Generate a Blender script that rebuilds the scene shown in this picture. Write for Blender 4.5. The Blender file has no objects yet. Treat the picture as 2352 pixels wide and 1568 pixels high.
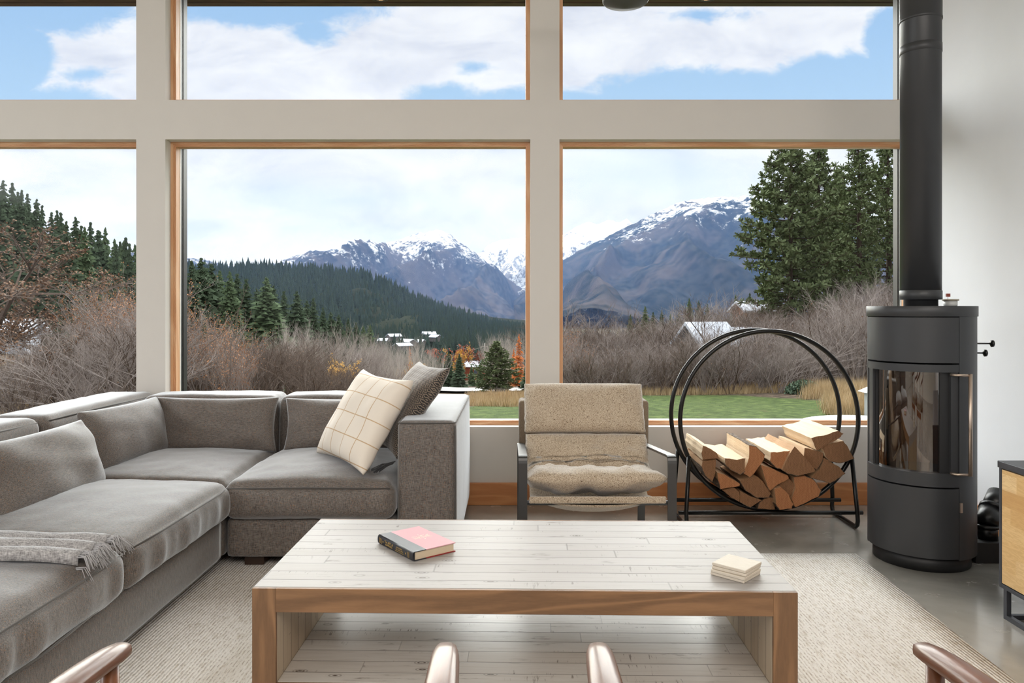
import bpy, math, random
from mathutils import Vector, Matrix, noise, Euler

F, CX, CY, EYE = 1700.0, 1176.0, 711.0, 1.19      # focal length in pixels, principal column, horizon row, eye height
sc = bpy.context.scene
COL = sc.collection

def lin(c):
    c = c / 255.0
    return c / 12.92 if c <= 0.04045 else ((c + 0.055) / 1.055) ** 2.4
def rgb(r, g, b, k=1.0): return (lin(r) * k, lin(g) * k, lin(b) * k, 1.0)
def P(px, py, Y): return Vector(((px - CX) / F * Y, Y, EYE - (py - CY) / F * Y))

# ------------------------------------------------------------------ camera
cam = bpy.data.cameras.new('camera')
cam.sensor_width = 36.0
cam.lens = 36.0 * F / 2352.0
cam.shift_y = -(784.0 - CY) / 2352.0
cam.clip_start, cam.clip_end = 0.05, 20000
camo = bpy.data.objects.new('camera', cam)
camo.location = (0, 0, EYE); camo.rotation_euler = (math.pi / 2, 0, 0)
COL.objects.link(camo); sc.camera = camo

# ------------------------------------------------------------------ node helper
class NT:
    def __init__(s, tree):
        s.t = tree; s.n = tree.nodes; s.l = tree.links
    def put(s, sock, v):
        if v is None: return
        if isinstance(v, bpy.types.NodeSocket): s.l.new(v, sock)
        elif hasattr(sock, 'default_value'):
            try: sock.default_value = v
            except Exception:
                sock.default_value = v[:3] if hasattr(v, '__len__') else (v, v, v)
    def N(s, typ, ins=None, **kw):
        n = s.n.new(typ)
        for k, v in kw.items(): setattr(n, k, v)
        for k, v in (ins or {}).items(): s.put(n.inputs[k], v)
        return n
    def M(s, op, a, b=None, c=None, clamp=False):
        n = s.N('ShaderNodeMath', operation=op, use_clamp=clamp)
        s.put(n.inputs[0], a)
        if b is not None: s.put(n.inputs[1], b)
        if c is not None: s.put(n.inputs[2], c)
        return n.outputs[0]
    def V(s, op, a, b=None):
        n = s.N('ShaderNodeVectorMath', operation=op); s.put(n.inputs[0], a)
        if b is not None: s.put(n.inputs[1], b)
        return n.outputs[0]
    def noise(s, vec, scale, detail=2, rough=0.5, dist=0.0):
        n = s.N('ShaderNodeTexNoise', {'Vector': vec, 'Scale': scale, 'Detail': detail, 'Roughness': rough, 'Distortion': dist})
        return n.outputs[0]
    def ramp(s, f, stops, interp='LINEAR'):
        n = s.N('ShaderNodeValToRGB', {'Fac': f}); r = n.color_ramp; r.interpolation = interp
        while len(r.elements) < len(stops): r.elements.new(0.5)
        for e, (p, c) in zip(r.elements, stops):
            e.position = p; e.color = c if hasattr(c, '__len__') else (c, c, c, 1)
        return n.outputs[0]
    def mix(s, f, a, b, blend='MIX'):
        n = s.N('ShaderNodeMix', data_type='RGBA', blend_type=blend)
        s.put(n.inputs[0], f); s.put(n.inputs[6], a); s.put(n.inputs[7], b)
        return n.outputs[2]
    def sstep(s, v, a, b):
        n = s.N('ShaderNodeMapRange', {'Value': v, 'From Min': a, 'From Max': b}, interpolation_type='SMOOTHSTEP')
        return n.outputs[0]
    def scale(s, vec, x, y, z, rot=(0, 0, 0)):
        n = s.N('ShaderNodeMapping', {'Vector': vec, 'Scale': (x, y, z), 'Rotation': rot}); return n.outputs[0]
    def sep(s, vec):
        n = s.N('ShaderNodeSeparateXYZ', {0: vec}); return n.outputs
    def obj(s): return s.N('ShaderNodeTexCoord').outputs['Object']
    def pos(s): return s.N('ShaderNodeNewGeometry').outputs['Position']
    def rnd(s): return s.N('ShaderNodeObjectInfo').outputs['Random']
    def bump(s, h, strength=0.3, dist=0.01):
        return s.N('ShaderNodeBump', {'Height': h, 'Strength': strength, 'Distance': dist}).outputs[0]

def new_mat(name):
    m = bpy.data.materials.new(name); m.use_nodes = True
    nt = NT(m.node_tree); b = nt.n['Principled BSDF']
    return m, nt, b
def plain(name, col, rough=0.5, metal=0.0, spec=0.5, vary=0.0, vscale=8.0, bump=0.0, bscale=60.0, sheen=0.0):
    m, nt, b = new_mat(name)
    c = col
    if vary:
        f = nt.noise(nt.obj(), vscale, 3)
        lo = tuple(x * (1 - vary) for x in col[:3]) + (1,); hi = tuple(min(1, x * (1 + vary)) for x in col[:3]) + (1,)
        c = nt.mix(f, lo, hi)
    nt.put(b.inputs['Base Color'], c); b.inputs['Roughness'].default_value = rough
    b.inputs['Metallic'].default_value = metal; b.inputs['Specular IOR Level'].default_value = spec
    if sheen: b.inputs['Sheen Weight'].default_value = sheen; b.inputs['Sheen Roughness'].default_value = 0.5
    if bump: nt.put(b.inputs['Normal'], nt.bump(nt.noise(nt.obj(), bscale, 3), bump, 0.01))
    return m

# ------------------------------------------------------------------ sky
w = bpy.data.worlds.new('sky'); sc.world = w; w.use_nodes = True
nt = NT(w.node_tree); bg = nt.n['Background']
d = nt.N('ShaderNodeTexCoord').outputs['Generated']
x, y, z = nt.sep(d)
ys = nt.M('MAXIMUM', nt.M('ABSOLUTE', y), 0.02)
U = nt.M('DIVIDE', x, ys); Vv = nt.M('DIVIDE', z, ys)
uv = nt.N('ShaderNodeCombineXYZ', {0: U, 1: Vv, 2: 0.0}).outputs[0]
wob = nt.noise(nt.scale(uv, 1, 1.5, 1), 7.0, 5, 0.6)
wob2 = nt.noise(nt.scale(uv, 1, 1.6, 1), 20.0, 8, 0.68, 0.3)
def blob(px, py, rx, ry):
    dx = nt.M('MULTIPLY', nt.M('SUBTRACT', U, (px - CX) / F), F / rx)
    dy = nt.M('MULTIPLY', nt.M('SUBTRACT', Vv, (CY - py) / F), F / ry)
    r = nt.M('SQRT', nt.M('ADD', nt.M('MULTIPLY', dx, dx), nt.M('MULTIPLY', dy, dy)))
    return nt.M('MULTIPLY', nt.M('SUBTRACT', 1.0, r), min(rx, ry) / 60.0)
clear = None
for bl in [(0, 20, 360, 62), (-10, 130, 135, 110), (100, 245, 170, 48), (205, 172, 42, 8), (600, 22, 300, 40), (720, 72, 55, 30),
           (1020, 235, 95, 45), (1085, 155, 30, 10), (1330, 262, 420, 62), (1700, 232, 420, 78), (1930, 195, 210, 75), (2060, 120, 75, 110), (1630, 32, 60, 10)]:
    b_ = blob(*bl); clear = b_ if clear is None else nt.M('MAXIMUM', clear, b_)
fld = nt.M('ADD', clear, nt.M('MULTIPLY', nt.M('SUBTRACT', wob, 0.5), 0.75))
fld = nt.M('ADD', fld, nt.M('MULTIPLY', nt.M('SUBTRACT', wob2, 0.5), 0.95))
cl = nt.sstep(fld, -0.20, 0.24)
# faint blue gaps low in the sky
low = None
for bl in [(820, 460, 420, 55), (1480, 400, 330, 90), (700, 520, 300, 30), (1150, 350, 160, 22)]:
    b_ = blob(*bl); low = b_ if low is None else nt.M('MAXIMUM', low, b_)
lowm = nt.M('MULTIPLY', nt.sstep(nt.M('ADD', low, nt.M('MULTIPLY', nt.M('SUBTRACT', wob, 0.5), 2.2)), -0.4, 1.2), 0.55)
shade = nt.noise(nt.scale(uv, 1, 2.4, 1, (0, 0, 0.1)), 5.5, 8, 0.6, 0.4)
cloudc = nt.ramp(shade, [(0.30, rgb(212, 216, 228)), (0.48, rgb(236, 238, 244)), (0.62, rgb(250, 251, 252))])
bluec = nt.ramp(nt.M('MULTIPLY', Vv, 2.2), [(0.0, rgb(206, 224, 240)), (0.45, rgb(190, 214, 238)), (0.62, rgb(170, 203, 234)), (0.95, rgb(154, 192, 233))])
skyc = nt.mix(lowm, cloudc, rgb(214, 231, 245))
skyc = nt.mix(cl, skyc, bluec)
back = nt.ramp(wob, [(0.35, (1.15, 1.2, 1.3, 1)), (0.65, (1.5, 1.5, 1.5, 1))])
isback = nt.M('LESS_THAN', y, 0.0)
skyc = nt.mix(isback, skyc, back)
ground = nt.sstep(z, -0.02, 0.0)
skyc = nt.mix(ground, (0.16, 0.15, 0.13, 1), skyc)
nt.put(bg.inputs[0], skyc); bg.inputs[1].default_value = 1.0
w.cycles.sampling_method = 'MANUAL'; w.cycles.sample_map_resolution = 512

# ------------------------------------------------------------------ sun (bright hazy cloud light from beyond the windows)
def sun(name, elev, azim, strength, angle, col):
    L = bpy.data.lights.new(name, 'SUN'); L.energy = strength; L.angle = math.radians(angle); L.color = col
    o = bpy.data.objects.new(name, L); COL.objects.link(o)
    e, a = math.radians(elev), math.radians(azim)
    d = Vector((math.sin(a) * math.cos(e), math.cos(a) * math.cos(e), math.sin(e)))
    o.rotation_euler = (-d).to_track_quat('-Z', 'Y').to_euler()
    o.location = (0, 3, 9)
    return o
sun('sun', 38, -4, 13.5, 96, (0.95, 0.98, 1.0))
def area(name, loc, direction, sx, sy, watts, col):
    L = bpy.data.lights.new(name, 'AREA'); L.shape = 'RECTANGLE'; L.size, L.size_y = sx, sy; L.energy = watts; L.color = col
    o = bpy.data.objects.new(name, L); COL.objects.link(o); o.location = loc
    o.rotation_euler = Vector(direction).to_track_quat('-Z', 'Y').to_euler(); return o
area('rear_fill', (0.3, -1.7, 3.12), (-0.35, 1, -0.8), 4.2, 1.0, 100, (1.0, 0.92, 0.84))  # added fill lamp, hangs free behind the camera to brighten the room
area('left_fill', (-5.50, 0.6, 2.9), (1, 0.15, -0.35), 4.5, 1.0, 70, (0.95, 0.98, 1.0))  # added fill lamp just inside the left wall, out of view

sc.view_settings.view_transform = 'Standard'
sc.view_settings.look = 'None'
sc.view_settings.exposure = 0.0
sc.view_settings.gamma = 1.0
sc.view_settings.use_curve_mapping = False
sc.cycles.use_denoising = True
sc.cycles.max_bounces = 8
sc.cycles.diffuse_bounces = 4
sc.cycles.glossy_bounces = 3
sc.cycles.transmission_bounces = 4
sc.cycles.transparent_max_bounces = 16
sc.cycles.volume_bounces = 0
sc.cycles.caustics_reflective = False
sc.cycles.caustics_refractive = False
sc.cycles.sample_clamp_indirect = 4.0

# ------------------------------------------------------------------ object helpers
def tag(o, label=None, cat=None, group=None, kind=None):
    if label: o['label'] = label
    if cat: o['category'] = cat
    if group: o['group'] = group
    if kind: o['kind'] = kind
    return o
def empty(name, loc=(0, 0, 0), rz=0.0, **kw):
    o = bpy.data.objects.new(name, None); COL.objects.link(o); o.location = loc; o.rotation_euler = (0, 0, rz)
    o.empty_display_size = 0.05
    return tag(o, **kw)

class MB:
    """collects shapes and links them as one mesh object"""
    def __init__(s): s.v = []; s.f = []; s.mi = []; s.sm = []
    def add(s, vs, fs, mi=0, smooth=False):
        o = len(s.v); s.v += [tuple(v) for v in vs]
        s.f += [tuple(i + o for i in f) for f in fs]; s.mi += [mi] * len(fs); s.sm += [smooth] * len(fs)
    def box(s, x0, x1, y0, y1, z0, z1, mi=0):
        s.add([(x0, y0, z0), (x1, y0, z0), (x1, y1, z0), (x0, y1, z0), (x0, y0, z1), (x1, y0, z1), (x1, y1, z1), (x0, y1, z1)],
              [(0, 3, 2, 1), (4, 5, 6, 7), (0, 1, 5, 4), (1, 2, 6, 5), (2, 3, 7, 6), (3, 0, 4, 7)], mi)
    def tube(s, pts, r, n=10, closed=False, mi=0, smooth=True, cap=True, flat=None):
        """r: number or list; flat=(a,b): rectangular-ish cross-section half sizes instead of round"""
        pts = [Vector(p) for p in pts]; m = len(pts)
        rs = r if hasattr(r, '__len__') else [r] * m
        vs = []; prevn = None
        for i, p in enumerate(pts):
            if closed: t = pts[(i + 1) % m] - pts[(i - 1) % m]
            else: t = pts[min(i + 1, m - 1)] - pts[max(i - 1, 0)]
            t.normalize()
            if prevn is None:
                a = Vector((0, 0, 1)) if abs(t.z) < 0.9 else Vector((1, 0, 0))
                nn = (a - t * a.dot(t)).normalized()
            else:
                nn = (prevn - t * prevn.dot(t))
                nn = nn.normalized() if nn.length > 1e-6 else prevn
            prevn = nn; bb = t.cross(nn)
            for k in range(n):
                an = 2 * math.pi * k / n
                vs.append(p + (nn * math.cos(an) + bb * math.sin(an)) * rs[i])
        fs = []
        for i in range(m if closed else m - 1):
            for k in range(n):
                a, b = i * n + k, i * n + (k + 1) % n
                c, d2 = ((i + 1) % m) * n + (k + 1) % n, ((i + 1) % m) * n + k
                fs.append((a, b, c, d2))
        if cap and not closed and n > 2:
            fs.append(tuple(range(n - 1, -1, -1))); fs.append(tuple((m - 1) * n + k for k in range(n)))
        s.add(vs, fs, mi, smooth)
    def lathe(s, prof, c=(0, 0, 0), n=48, a0=0.0, a1=360.0, mi=0, smooth=True):
        full = abs(a1 - a0) >= 359.9; k = n if full else n + 1
        vs = []
        for r, zz in prof:
            for i in range(k):
                a = math.radians(a0 + (a1 - a0) * i / n)
                vs.append((c[0] + r * math.sin(a), c[1] - r * math.cos(a), c[2] + zz))
        fs = []
        for j in range(len(prof) - 1):
            for i in range(n):
                i2 = (i + 1) % k
                fs.append((j * k + i, j * k + i2, (j + 1) * k + i2, (j + 1) * k + i))
        s.add(vs, fs, mi, smooth)
    def arc(s, c, r0, r1, a0, a1, z0, z1, n=24, mi=0):
        vs = []
        for i in range(n + 1):
            a = math.radians(a0 + (a1 - a0) * i / n); sx, cy = math.sin(a), -math.cos(a)
            for r, zz in ((r1, z0), (r1, z1), (r0, z1), (r0, z0)):
                vs.append((c[0] + r * sx, c[1] + r * cy, c[2] + zz))
        for j in range(4):                       # four separate strips keep the corners crisp
            j2 = (j + 1) % 4
            s.add([vs[i * 4 + q] for i in range(n + 1) for q in (j, j2)],
                  [(2 * i, 2 * i + 2, 2 * i + 3, 2 * i + 1) for i in range(n)], mi, True)
        s.add(vs[:4], [(0, 1, 2, 3)], mi); s.add(vs[-4:], [(3, 2, 1, 0)], mi)
    def build(s, name, mat, parent=None, bevel=0.0, seg=2, subsurf=0, loc=None, rz=0.0, auto=None):
        me = bpy.data.meshes.new(name); me.from_pydata(s.v, [], s.f); me.update()
        mats = mat if isinstance(mat, (list, tuple)) else [mat]
        for m in mats: me.materials.append(m)
        me.polygons.foreach_set('material_index', s.mi); me.polygons.foreach_set('use_smooth', s.sm)
        o = bpy.data.objects.new(name, me); COL.objects.link(o)
        if parent is not None: o.parent = parent
        if loc is not None: o.location = loc
        o.rotation_euler = (0, 0, rz)
        if bevel:
            b = o.modifiers.new('bevel', 'BEVEL'); b.width = bevel; b.segments = seg; b.limit_method = 'ANGLE'; b.angle_limit = math.radians(40)
            b.harden_normals = False
        if subsurf:
            q = o.modifiers.new('sub', 'SUBSURF'); q.levels = q.render_levels = subsurf
        return o

def copy_tree(o, parent=None):
    c = o.copy(); COL.objects.link(c); c.parent = parent
    for ch in o.children: copy_tree(ch, c)
    return c

def soft_box(mb, x0, x1, y0, y1, z0, z1, r, crown=0.0, puff=0.0, wr=0.0, seed=0.0, n=(26, 26, 10), pinch=0.0, fn=None):
    """upholstered block: rounded edges, crowned top, bulging sides, small folds"""
    c = Vector(((x0 + x1) / 2, (y0 + y1) / 2, (z0 + z1) / 2)); h = Vector(((x1 - x0) / 2, (y1 - y0) / 2, (z1 - z0) / 2))
    def mapp(u):
        p = Vector((u[0] * h.x, u[1] * h.y, u[2] * h.z))
        q = Vector([max(-h[i] + r, min(h[i] - r, p[i])) for i in range(3)])
        dd = p - q
        if dd.length > 1e-9: p = q + dd.normalized() * min(r, dd.length if sum(abs(k) > 1e-6 for k in dd) == 1 else r)
        ux, uy, uz = u
        if crown and uz > -0.99: p.z += crown * max(0, 1 - ux * ux) ** 0.6 * max(0, 1 - uy * uy) ** 0.6 * (uz * 0.5 + 0.5)
        if puff:
            p.x += puff * ux * (1 - uy * uy) * (1 - uz * uz); p.y += puff * uy * (1 - ux * ux) * (1 - uz * uz)
        if wr:
            nv = noise.noise(Vector((p.x * 5 + seed, p.y * 5, p.z * 3))) * 0.6 + noise.noise(Vector((p.x * 16 + seed, p.y * 16, p.z * 3 + 7))) * 0.4
            dirn = Vector((ux ** 7, uy ** 7, uz ** 5)); 
            if dirn.length > 0: dirn.normalize()
            p += dirn * nv * wr
        if fn: p = fn(p, u)
        return p + c
    nx, ny, nz = n
    def face(ax, sgn, na, nb):
        a, b = [(1, 2), (2, 0), (0, 1)][ax]
        vs = []
        for i in range(na + 1):
            for j in range(nb + 1):
                # cluster samples near the edges
                ta = -math.cos(math.pi * i / na) * 0.5 + (2 * i / na - 1) * 0.5; tb = -math.cos(math.pi * j / nb) * 0.5 + (2 * j / nb - 1) * 0.5
                u = [0, 0, 0]; u[ax] = sgn; u[a] = ta; u[b] = tb
                vs.append(mapp(u))
        fs = []
        for i in range(na):
            for j in range(nb):
                q = (i * (nb + 1) + j, (i + 1) * (nb + 1) + j, (i + 1) * (nb + 1) + j + 1, i * (nb + 1) + j + 1)
                fs.append(q if sgn > 0 else q[::-1])
        return vs, fs
    N = [nx, ny, nz]
    for ax in range(3):
        a, b = [(1, 2), (2, 0), (0, 1)][ax]
        for sgn in (-1, 1):
            vs, fs = face(ax, sgn, N[a], N[b]); mb.add(vs, fs, 0, True)

def weld(o, dist=0.0005):
    import bmesh
    bm = bmesh.new(); bm.from_mesh(o.data); bmesh.ops.remove_doubles(bm, verts=bm.verts, dist=dist)
    bm.to_mesh(o.data); bm.free(); o.data.update(); return o

def rect_loop(x0, x1, y0, y1, z, r, k=5):
    pts = []
    for (cx, cy, a0) in ((x1 - r, y1 - r, 0), (x0 + r, y1 - r, 90), (x0 + r, y0 + r, 180), (x1 - r, y0 + r, 270)):
        for i in range(k + 1):
            a = math.radians(a0 + 90 * i / k); pts.append((cx + r * math.cos(a), cy + r * math.sin(a), z))
    return pts

# ------------------------------------------------------------------ materials
def wood_mat(name, c1, c2, axis='x', scale=1.0, rough=0.5, ring=14.0, knots=True, coat=0.0):
    m, nt, b = new_mat(name)
    v = nt.obj()
    st = {'x': (0.25, 2.2, 2.2), 'y': (2.2, 0.25, 2.2), 'z': (2.2, 2.2, 0.25)}[axis]
    q = nt.scale(v, *[k * scale for k in st])
    warp = nt.noise(q, 2.6, 2, 0.5, 0.3)
    rings = nt.M('SINE', nt.M('MULTIPLY', warp, ring * 4.2))
    rings = nt.M('MULTIPLY_ADD', rings, 0.5, 0.5)
    fine = nt.noise(nt.scale(v, *[k * scale * 12 for k in st]), 6.0, 3, 0.6)
    f = nt.M('ADD', nt.M('MULTIPLY', nt.M('POWER', rings, 2.2), 0.6), nt.M('MULTIPLY', fine, 0.5))
    col = nt.mix(f, c1, c2)
    if knots:
        vo = nt.N('ShaderNodeTexVoronoi', {'Vector': nt.scale(v, *[{0.25: 0.6, 2.2: 1.5}[k] * scale for k in st]), 'Scale': 3.0, 'Randomness': 1.0})
        kn = nt.sstep(vo.outputs['Distance'], 0.075, 0.03)
        col = nt.mix(nt.M('MULTIPLY', kn, 0.75), col, tuple(k * 0.25 for k in c1[:3]) + (1,))
    nt.put(b.inputs['Base Color'], col); b.inputs['Roughness'].default_value = rough
    if coat: b.inputs['Coat Weight'].default_value = coat; b.inputs['Coat Roughness'].default_value = 0.15
    nt.put(b.inputs['Normal'], nt.bump(f, 0.12, 0.003))
    return m

def plank_mat(name, light, mid, dark, row=0.068, axis='x', length=0.9, wear=0.5, rough=0.42, vertical=False):
    """whitewashed reclaimed boards: rows with gaps, grain streaks, worn saw marks and knots"""
    m, nt, b = new_mat(name)
    X, Y, Z = nt.sep(nt.obj())
    if axis == 'x': along, across = X, Y
    elif axis == 'y': along, across = Y, X
    else: along, across = Z, Y
    r = nt.M('DIVIDE', across, row); ri = nt.M('FLOOR', r); rf = nt.M('FRACT', r)
    wn = nt.N('ShaderNodeTexWhiteNoise', {'W': ri}, noise_dimensions='1D').outputs[0]
    al = nt.M('ADD', nt.M('DIVIDE', along, length), nt.M('MULTIPLY', wn, 5.0))
    ai = nt.M('FLOOR', al); af = nt.M('FRACT', al)
    wn2 = nt.N('ShaderNodeTexWhiteNoise', {'Vector': nt.N('ShaderNodeCombineXYZ', {0: ri, 1: ai, 2: 3.0}).outputs[0]}, noise_dimensions='3D').outputs[0]
    vec = nt.N('ShaderNodeCombineXYZ', {0: nt.M('ADD', along, nt.M('MULTIPLY', wn2, 31.0)), 1: nt.M('ADD', across, nt.M('MULTIPLY', wn2, 17.0)), 2: wn2}).outputs[0]
    grain = nt.noise(nt.scale(vec, 2.0, 40.0, 1), 3.0, 4, 0.6, 0.4)
    blot = nt.noise(nt.scale(vec, 3.0, 9.0, 1), 2.2, 4, 0.65, 0.2)
    saw = nt.noise(nt.scale(vec, 60.0, 6.0, 1), 2.0, 3, 0.7)
    sawm = nt.M('MULTIPLY', nt.sstep(saw, 0.56, 0.72), nt.sstep(nt.noise(nt.scale(vec, 1.3, 6, 1), 2.6, 2), 0.54, 0.66))
    col = nt.mix(nt.M('MULTIPLY', wn2, 0.55), light, mid)
    col = nt.mix(nt.M('MULTIPLY', nt.sstep(grain, 0.45, 0.75), 0.45), col, mid)
    wearm = nt.M('MULTIPLY', nt.M('MULTIPLY', nt.sstep(blot, 0.58, 0.74), nt.sstep(grain, 0.42, 0.62)), wear)
    col = nt.mix(wearm, col, dark)
    col = nt.mix(nt.M('MULTIPLY', sawm, wear), col, dark)
    vo = nt.N('ShaderNodeTexVoronoi', {'Vector': nt.scale(vec, 3.2, 7.0, 1), 'Scale': 1.6, 'Randomness': 1.0}).outputs['Distance']
    rg = nt.M('MULTIPLY_ADD', nt.M('SINE', nt.M('MULTIPLY', vo, 130.0)), 0.5, 0.5)
    col = nt.mix(nt.M('MULTIPLY', nt.M('MULTIPLY', nt.sstep(vo, 0.17, 0.04), rg), wear), col, dark)
    col = nt.mix(nt.M('MULTIPLY', nt.sstep(vo, 0.035, 0.02), 0.8), col, tuple(k * 0.4 for k in dark[:3]) + (1,))
    g1 = nt.sstep(nt.M('ABSOLUTE', nt.M('SUBTRACT', rf, 0.5)), 0.462, 0.492)
    g2 = nt.sstep(nt.M('ABSOLUTE', nt.M('SUBTRACT', af, 0.5)), 0.4975, 0.4995)
    gap = nt.M('MAXIMUM', g1, nt.M('MULTIPLY', g2, 0.5))
    gv = nt.M('MULTIPLY', gap, nt.M('MULTIPLY_ADD', nt.noise(nt.scale(vec, 2.5, 1, 1), 2.0, 1), 1.1, 0.1), clamp=True)
    col = nt.mix(gv, col, tuple(k * 0.45 for k in dark[:3]) + (1,))
    nt.put(b.inputs['Base Color'], col); b.inputs['Roughness'].default_value = rough
    hh = nt.M('SUBTRACT', nt.M('MULTIPLY', grain, 0.3), gap)
    nt.put(b.inputs['Normal'], nt.bump(hh, 0.25, 0.002))
    return m

def fabric_mat(name, c1, c2, fleck=None, wscale=420.0, sheen=0.35, ax='x', bump=0.25, streak=True, rough=0.9, spec=0.2):
    m, nt, b = new_mat(name)
    v = nt.obj()
    a = nt.noise(nt.scale(v, 0.12 if streak else 1, 1, 1), wscale, 2, 0.6)
    a2 = nt.noise(nt.scale(v, 1, 1, 0.12 if streak else 1), wscale, 2, 0.6)
    big = nt.noise(v, 9.0, 3)
    f = nt.M('MULTIPLY_ADD', nt.M('ADD', a, a2), 1.6, -1.1, clamp=True)
    f = nt.M('ADD', nt.M('MULTIPLY', f, 0.85), nt.M('MULTIPLY', big, 0.2), clamp=True)
    col = nt.mix(f, c1, c2)
    if fleck:
        fl = nt.sstep(nt.noise(nt.scale(v, 1, 1, 1), wscale * 0.7, 1), 0.64, 0.7)
        col = nt.mix(fl, col, fleck)
    nt.put(b.inputs['Base Color'], col); b.inputs['Roughness'].default_value = rough
    b.inputs['Specular IOR Level'].default_value = spec
    b.inputs['Sheen Weight'].default_value = sheen; b.inputs['Sheen Roughness'].default_value = 0.35; b.inputs['Sheen Tint'].default_value = (0.9, 0.95, 1.0, 1)
    nt.put(b.inputs['Normal'], nt.bump(nt.M('ADD', a, a2), bump, 0.0015))
    return m

WHITE = plain('wall_paint', rgb(218, 214, 208), 0.75, vary=0.02, bump=0.04, bscale=180)
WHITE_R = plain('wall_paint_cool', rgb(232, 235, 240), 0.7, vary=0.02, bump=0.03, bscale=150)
CEIL = plain('ceiling_paint', rgb(230, 226, 220), 0.8, vary=0.02)
FIR = wood_mat('fir_trim', rgb(208, 152, 108), rgb(232, 190, 150), 'x', 1.0, 0.45, knots=False)
FIRZ = wood_mat('fir_trim_upright', rgb(208, 152, 108), rgb(232, 190, 150), 'z', 1.0, 0.45, knots=False)
BLACKM = plain('black_frame', rgb(26, 28, 30), 0.4)
STOP = plain('white_stop', rgb(225, 222, 216), 0.5)
SOFA = fabric_mat('sofa_linen', rgb(50, 43, 38), rgb(138, 131, 125), fleck=rgb(146, 108, 78), sheen=1.0, rough=0.66, spec=0.4)
PIPING = plain('sofa_piping', rgb(74, 70, 66), 0.9, sheen=0.3)
STOVEM = plain('stove_paint', rgb(62, 63, 65), 0.42, 0.25, vary=0.05)
STOVED = plain('stove_dark', rgb(38, 38, 39), 0.5, 0.1)
STEEL = plain('brushed_steel', rgb(196, 178, 162), 0.35, 0.9)
BLKTUBE = plain('black_steel_tube', rgb(18, 18, 18), 0.32, 0.2)
GUN = plain('gunmetal_bar', rgb(84, 84, 84), 0.38, 0.75)
ORANGE = None

def glass_mat(name, tint=(1, 1, 1, 1), refl=0.5, rough=0.0):
    m = bpy.data.materials.new(name); m.use_nodes = True; nt = NT(m.node_tree)
    nt.n.remove(nt.n['Principled BSDF']); out = nt.n['Material Output']
    tr = nt.N('ShaderNodeBsdfTransparent', {0: tint}); gl = nt.N('ShaderNodeBsdfGlossy', {'Color': (1, 1, 1, 1), 'Roughness': rough})
    fr = nt.M('MULTIPLY', nt.N('ShaderNodeFresnel', {'IOR': 1.45}).outputs[0], refl)
    mx = nt.N('ShaderNodeMixShader', {0: fr}); nt.l.new(tr.outputs[0], mx.inputs[1]); nt.l.new(gl.outputs[0], mx.inputs[2])
    nt.l.new(mx.outputs[0], out.inputs[0]); return m
PANE = glass_mat('window_glass', (0.985, 0.99, 0.985, 1), 0.12, 0.07)
FIREGLASS = glass_mat('stove_glass', (0.62, 0.5, 0.38, 1), 4.2, 0.02)

# ------------------------------------------------------------------ room shell
YW = 4.52
OPX = [(-5.30, -2.295), (-2.117, 0.112), (0.29, 2.479)]
OPZ = [(0.475, 2.23), (2.47, 3.45)]
XL, XR, YB, ZC = -5.55, 2.52, -3.55, 3.62
def wall_grid(name, mat, us, vs, openings, place):
    mb = MB()
    for i in range(len(us) - 1):
        for j in range(len(vs) - 1):
            cu, cv = (us[i] + us[i + 1]) / 2, (vs[j] + vs[j + 1]) / 2
            if any(a < cu < b and c < cv < d2 for a, b, c, d2 in openings): continue
            place(mb, us[i], us[i + 1], vs[j], vs[j + 1])
    o = mb.build(name, mat); tag(o, kind='structure'); return o
ops = [(a, b, c, d2) for a, b in OPX for c, d2 in OPZ]
us = [XL] + [k for ab in OPX for k in ab] + [XR]; vz = [0] + [k for ab in OPZ for k in ab] + [ZC]
wall_grid('wall_front', WHITE, us, vz, ops, lambda mb, a, b, c, d2: mb.box(a, b, YW, YW + 0.26, c, d2))
def frame_ring(mb, x0, x1, z0, z1, wdt, y0, y1):
    mb.box(x0, x0 + wdt, y0, y1, z0, z1); mb.box(x1 - wdt, x1, y0, y1, z0, z1)
    mb.box(x0 + wdt, x1 - wdt, y0, y1, z0, z0 + wdt); mb.box(x0 + wdt, x1 - wdt, y0, y1, z1 - wdt, z1)
wn = 0
for (x0, x1) in OPX:
    for (z0, z1) in OPZ:
        wn += 1
        we = empty('window_%d' % wn, ((x0 + x1) / 2, YW + 0.07, z0), kind='structure')
        cx, cy, cz = we.location
        def build_in(mb, nm, mt, bev=0.0):
            o = mb.build(nm, mt, we, bevel=bev); o.location = (-cx, -cy, -cz); return o
        for nm, mt, parts in (('window_frame', FIR, [(0.014, 4.59, 4.66), (0.020, 4.598, 4.66), (0.026, 4.606, 4.66)]),
                              ('glazing_stop', STOP, [(0.0275, 4.66, 4.672)]),
                              ('exterior_frame', BLACKM, [(-0.024, 4.68, 4.70), (-0.0215, 4.70, 4.71), (-0.026, 4.71, 4.765)])):
            mb = MB()
            for (wd, ya, yb) in parts:
                th_ = wd
                if wd < 0: wd = -wd; th_ = 0.006
                mb2 = MB(); mb2.box(x0, x0 + wd, ya, yb, z0 + th_, z1 - th_, 1); mb2.box(x1 - wd, x1, ya, yb, z0 + th_, z1 - th_, 1)
                mb2.box(x0, x1, ya, yb, z0, z0 + th_); mb2.box(x0, x1, ya, yb, z1 - th_, z1)
                mb.add(mb2.v, mb2.f); mb.mi[-len(mb2.f):] = mb2.mi
            build_in(mb, nm, [mt, FIRZ if mt is FIR else mt])
        mb = MB(); mb.box(x0 + 0.02, x1 - 0.02, 4.674, 4.678, z0 + 0.02, z1 - 0.02); build_in(mb, 'pane', PANE)

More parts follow.
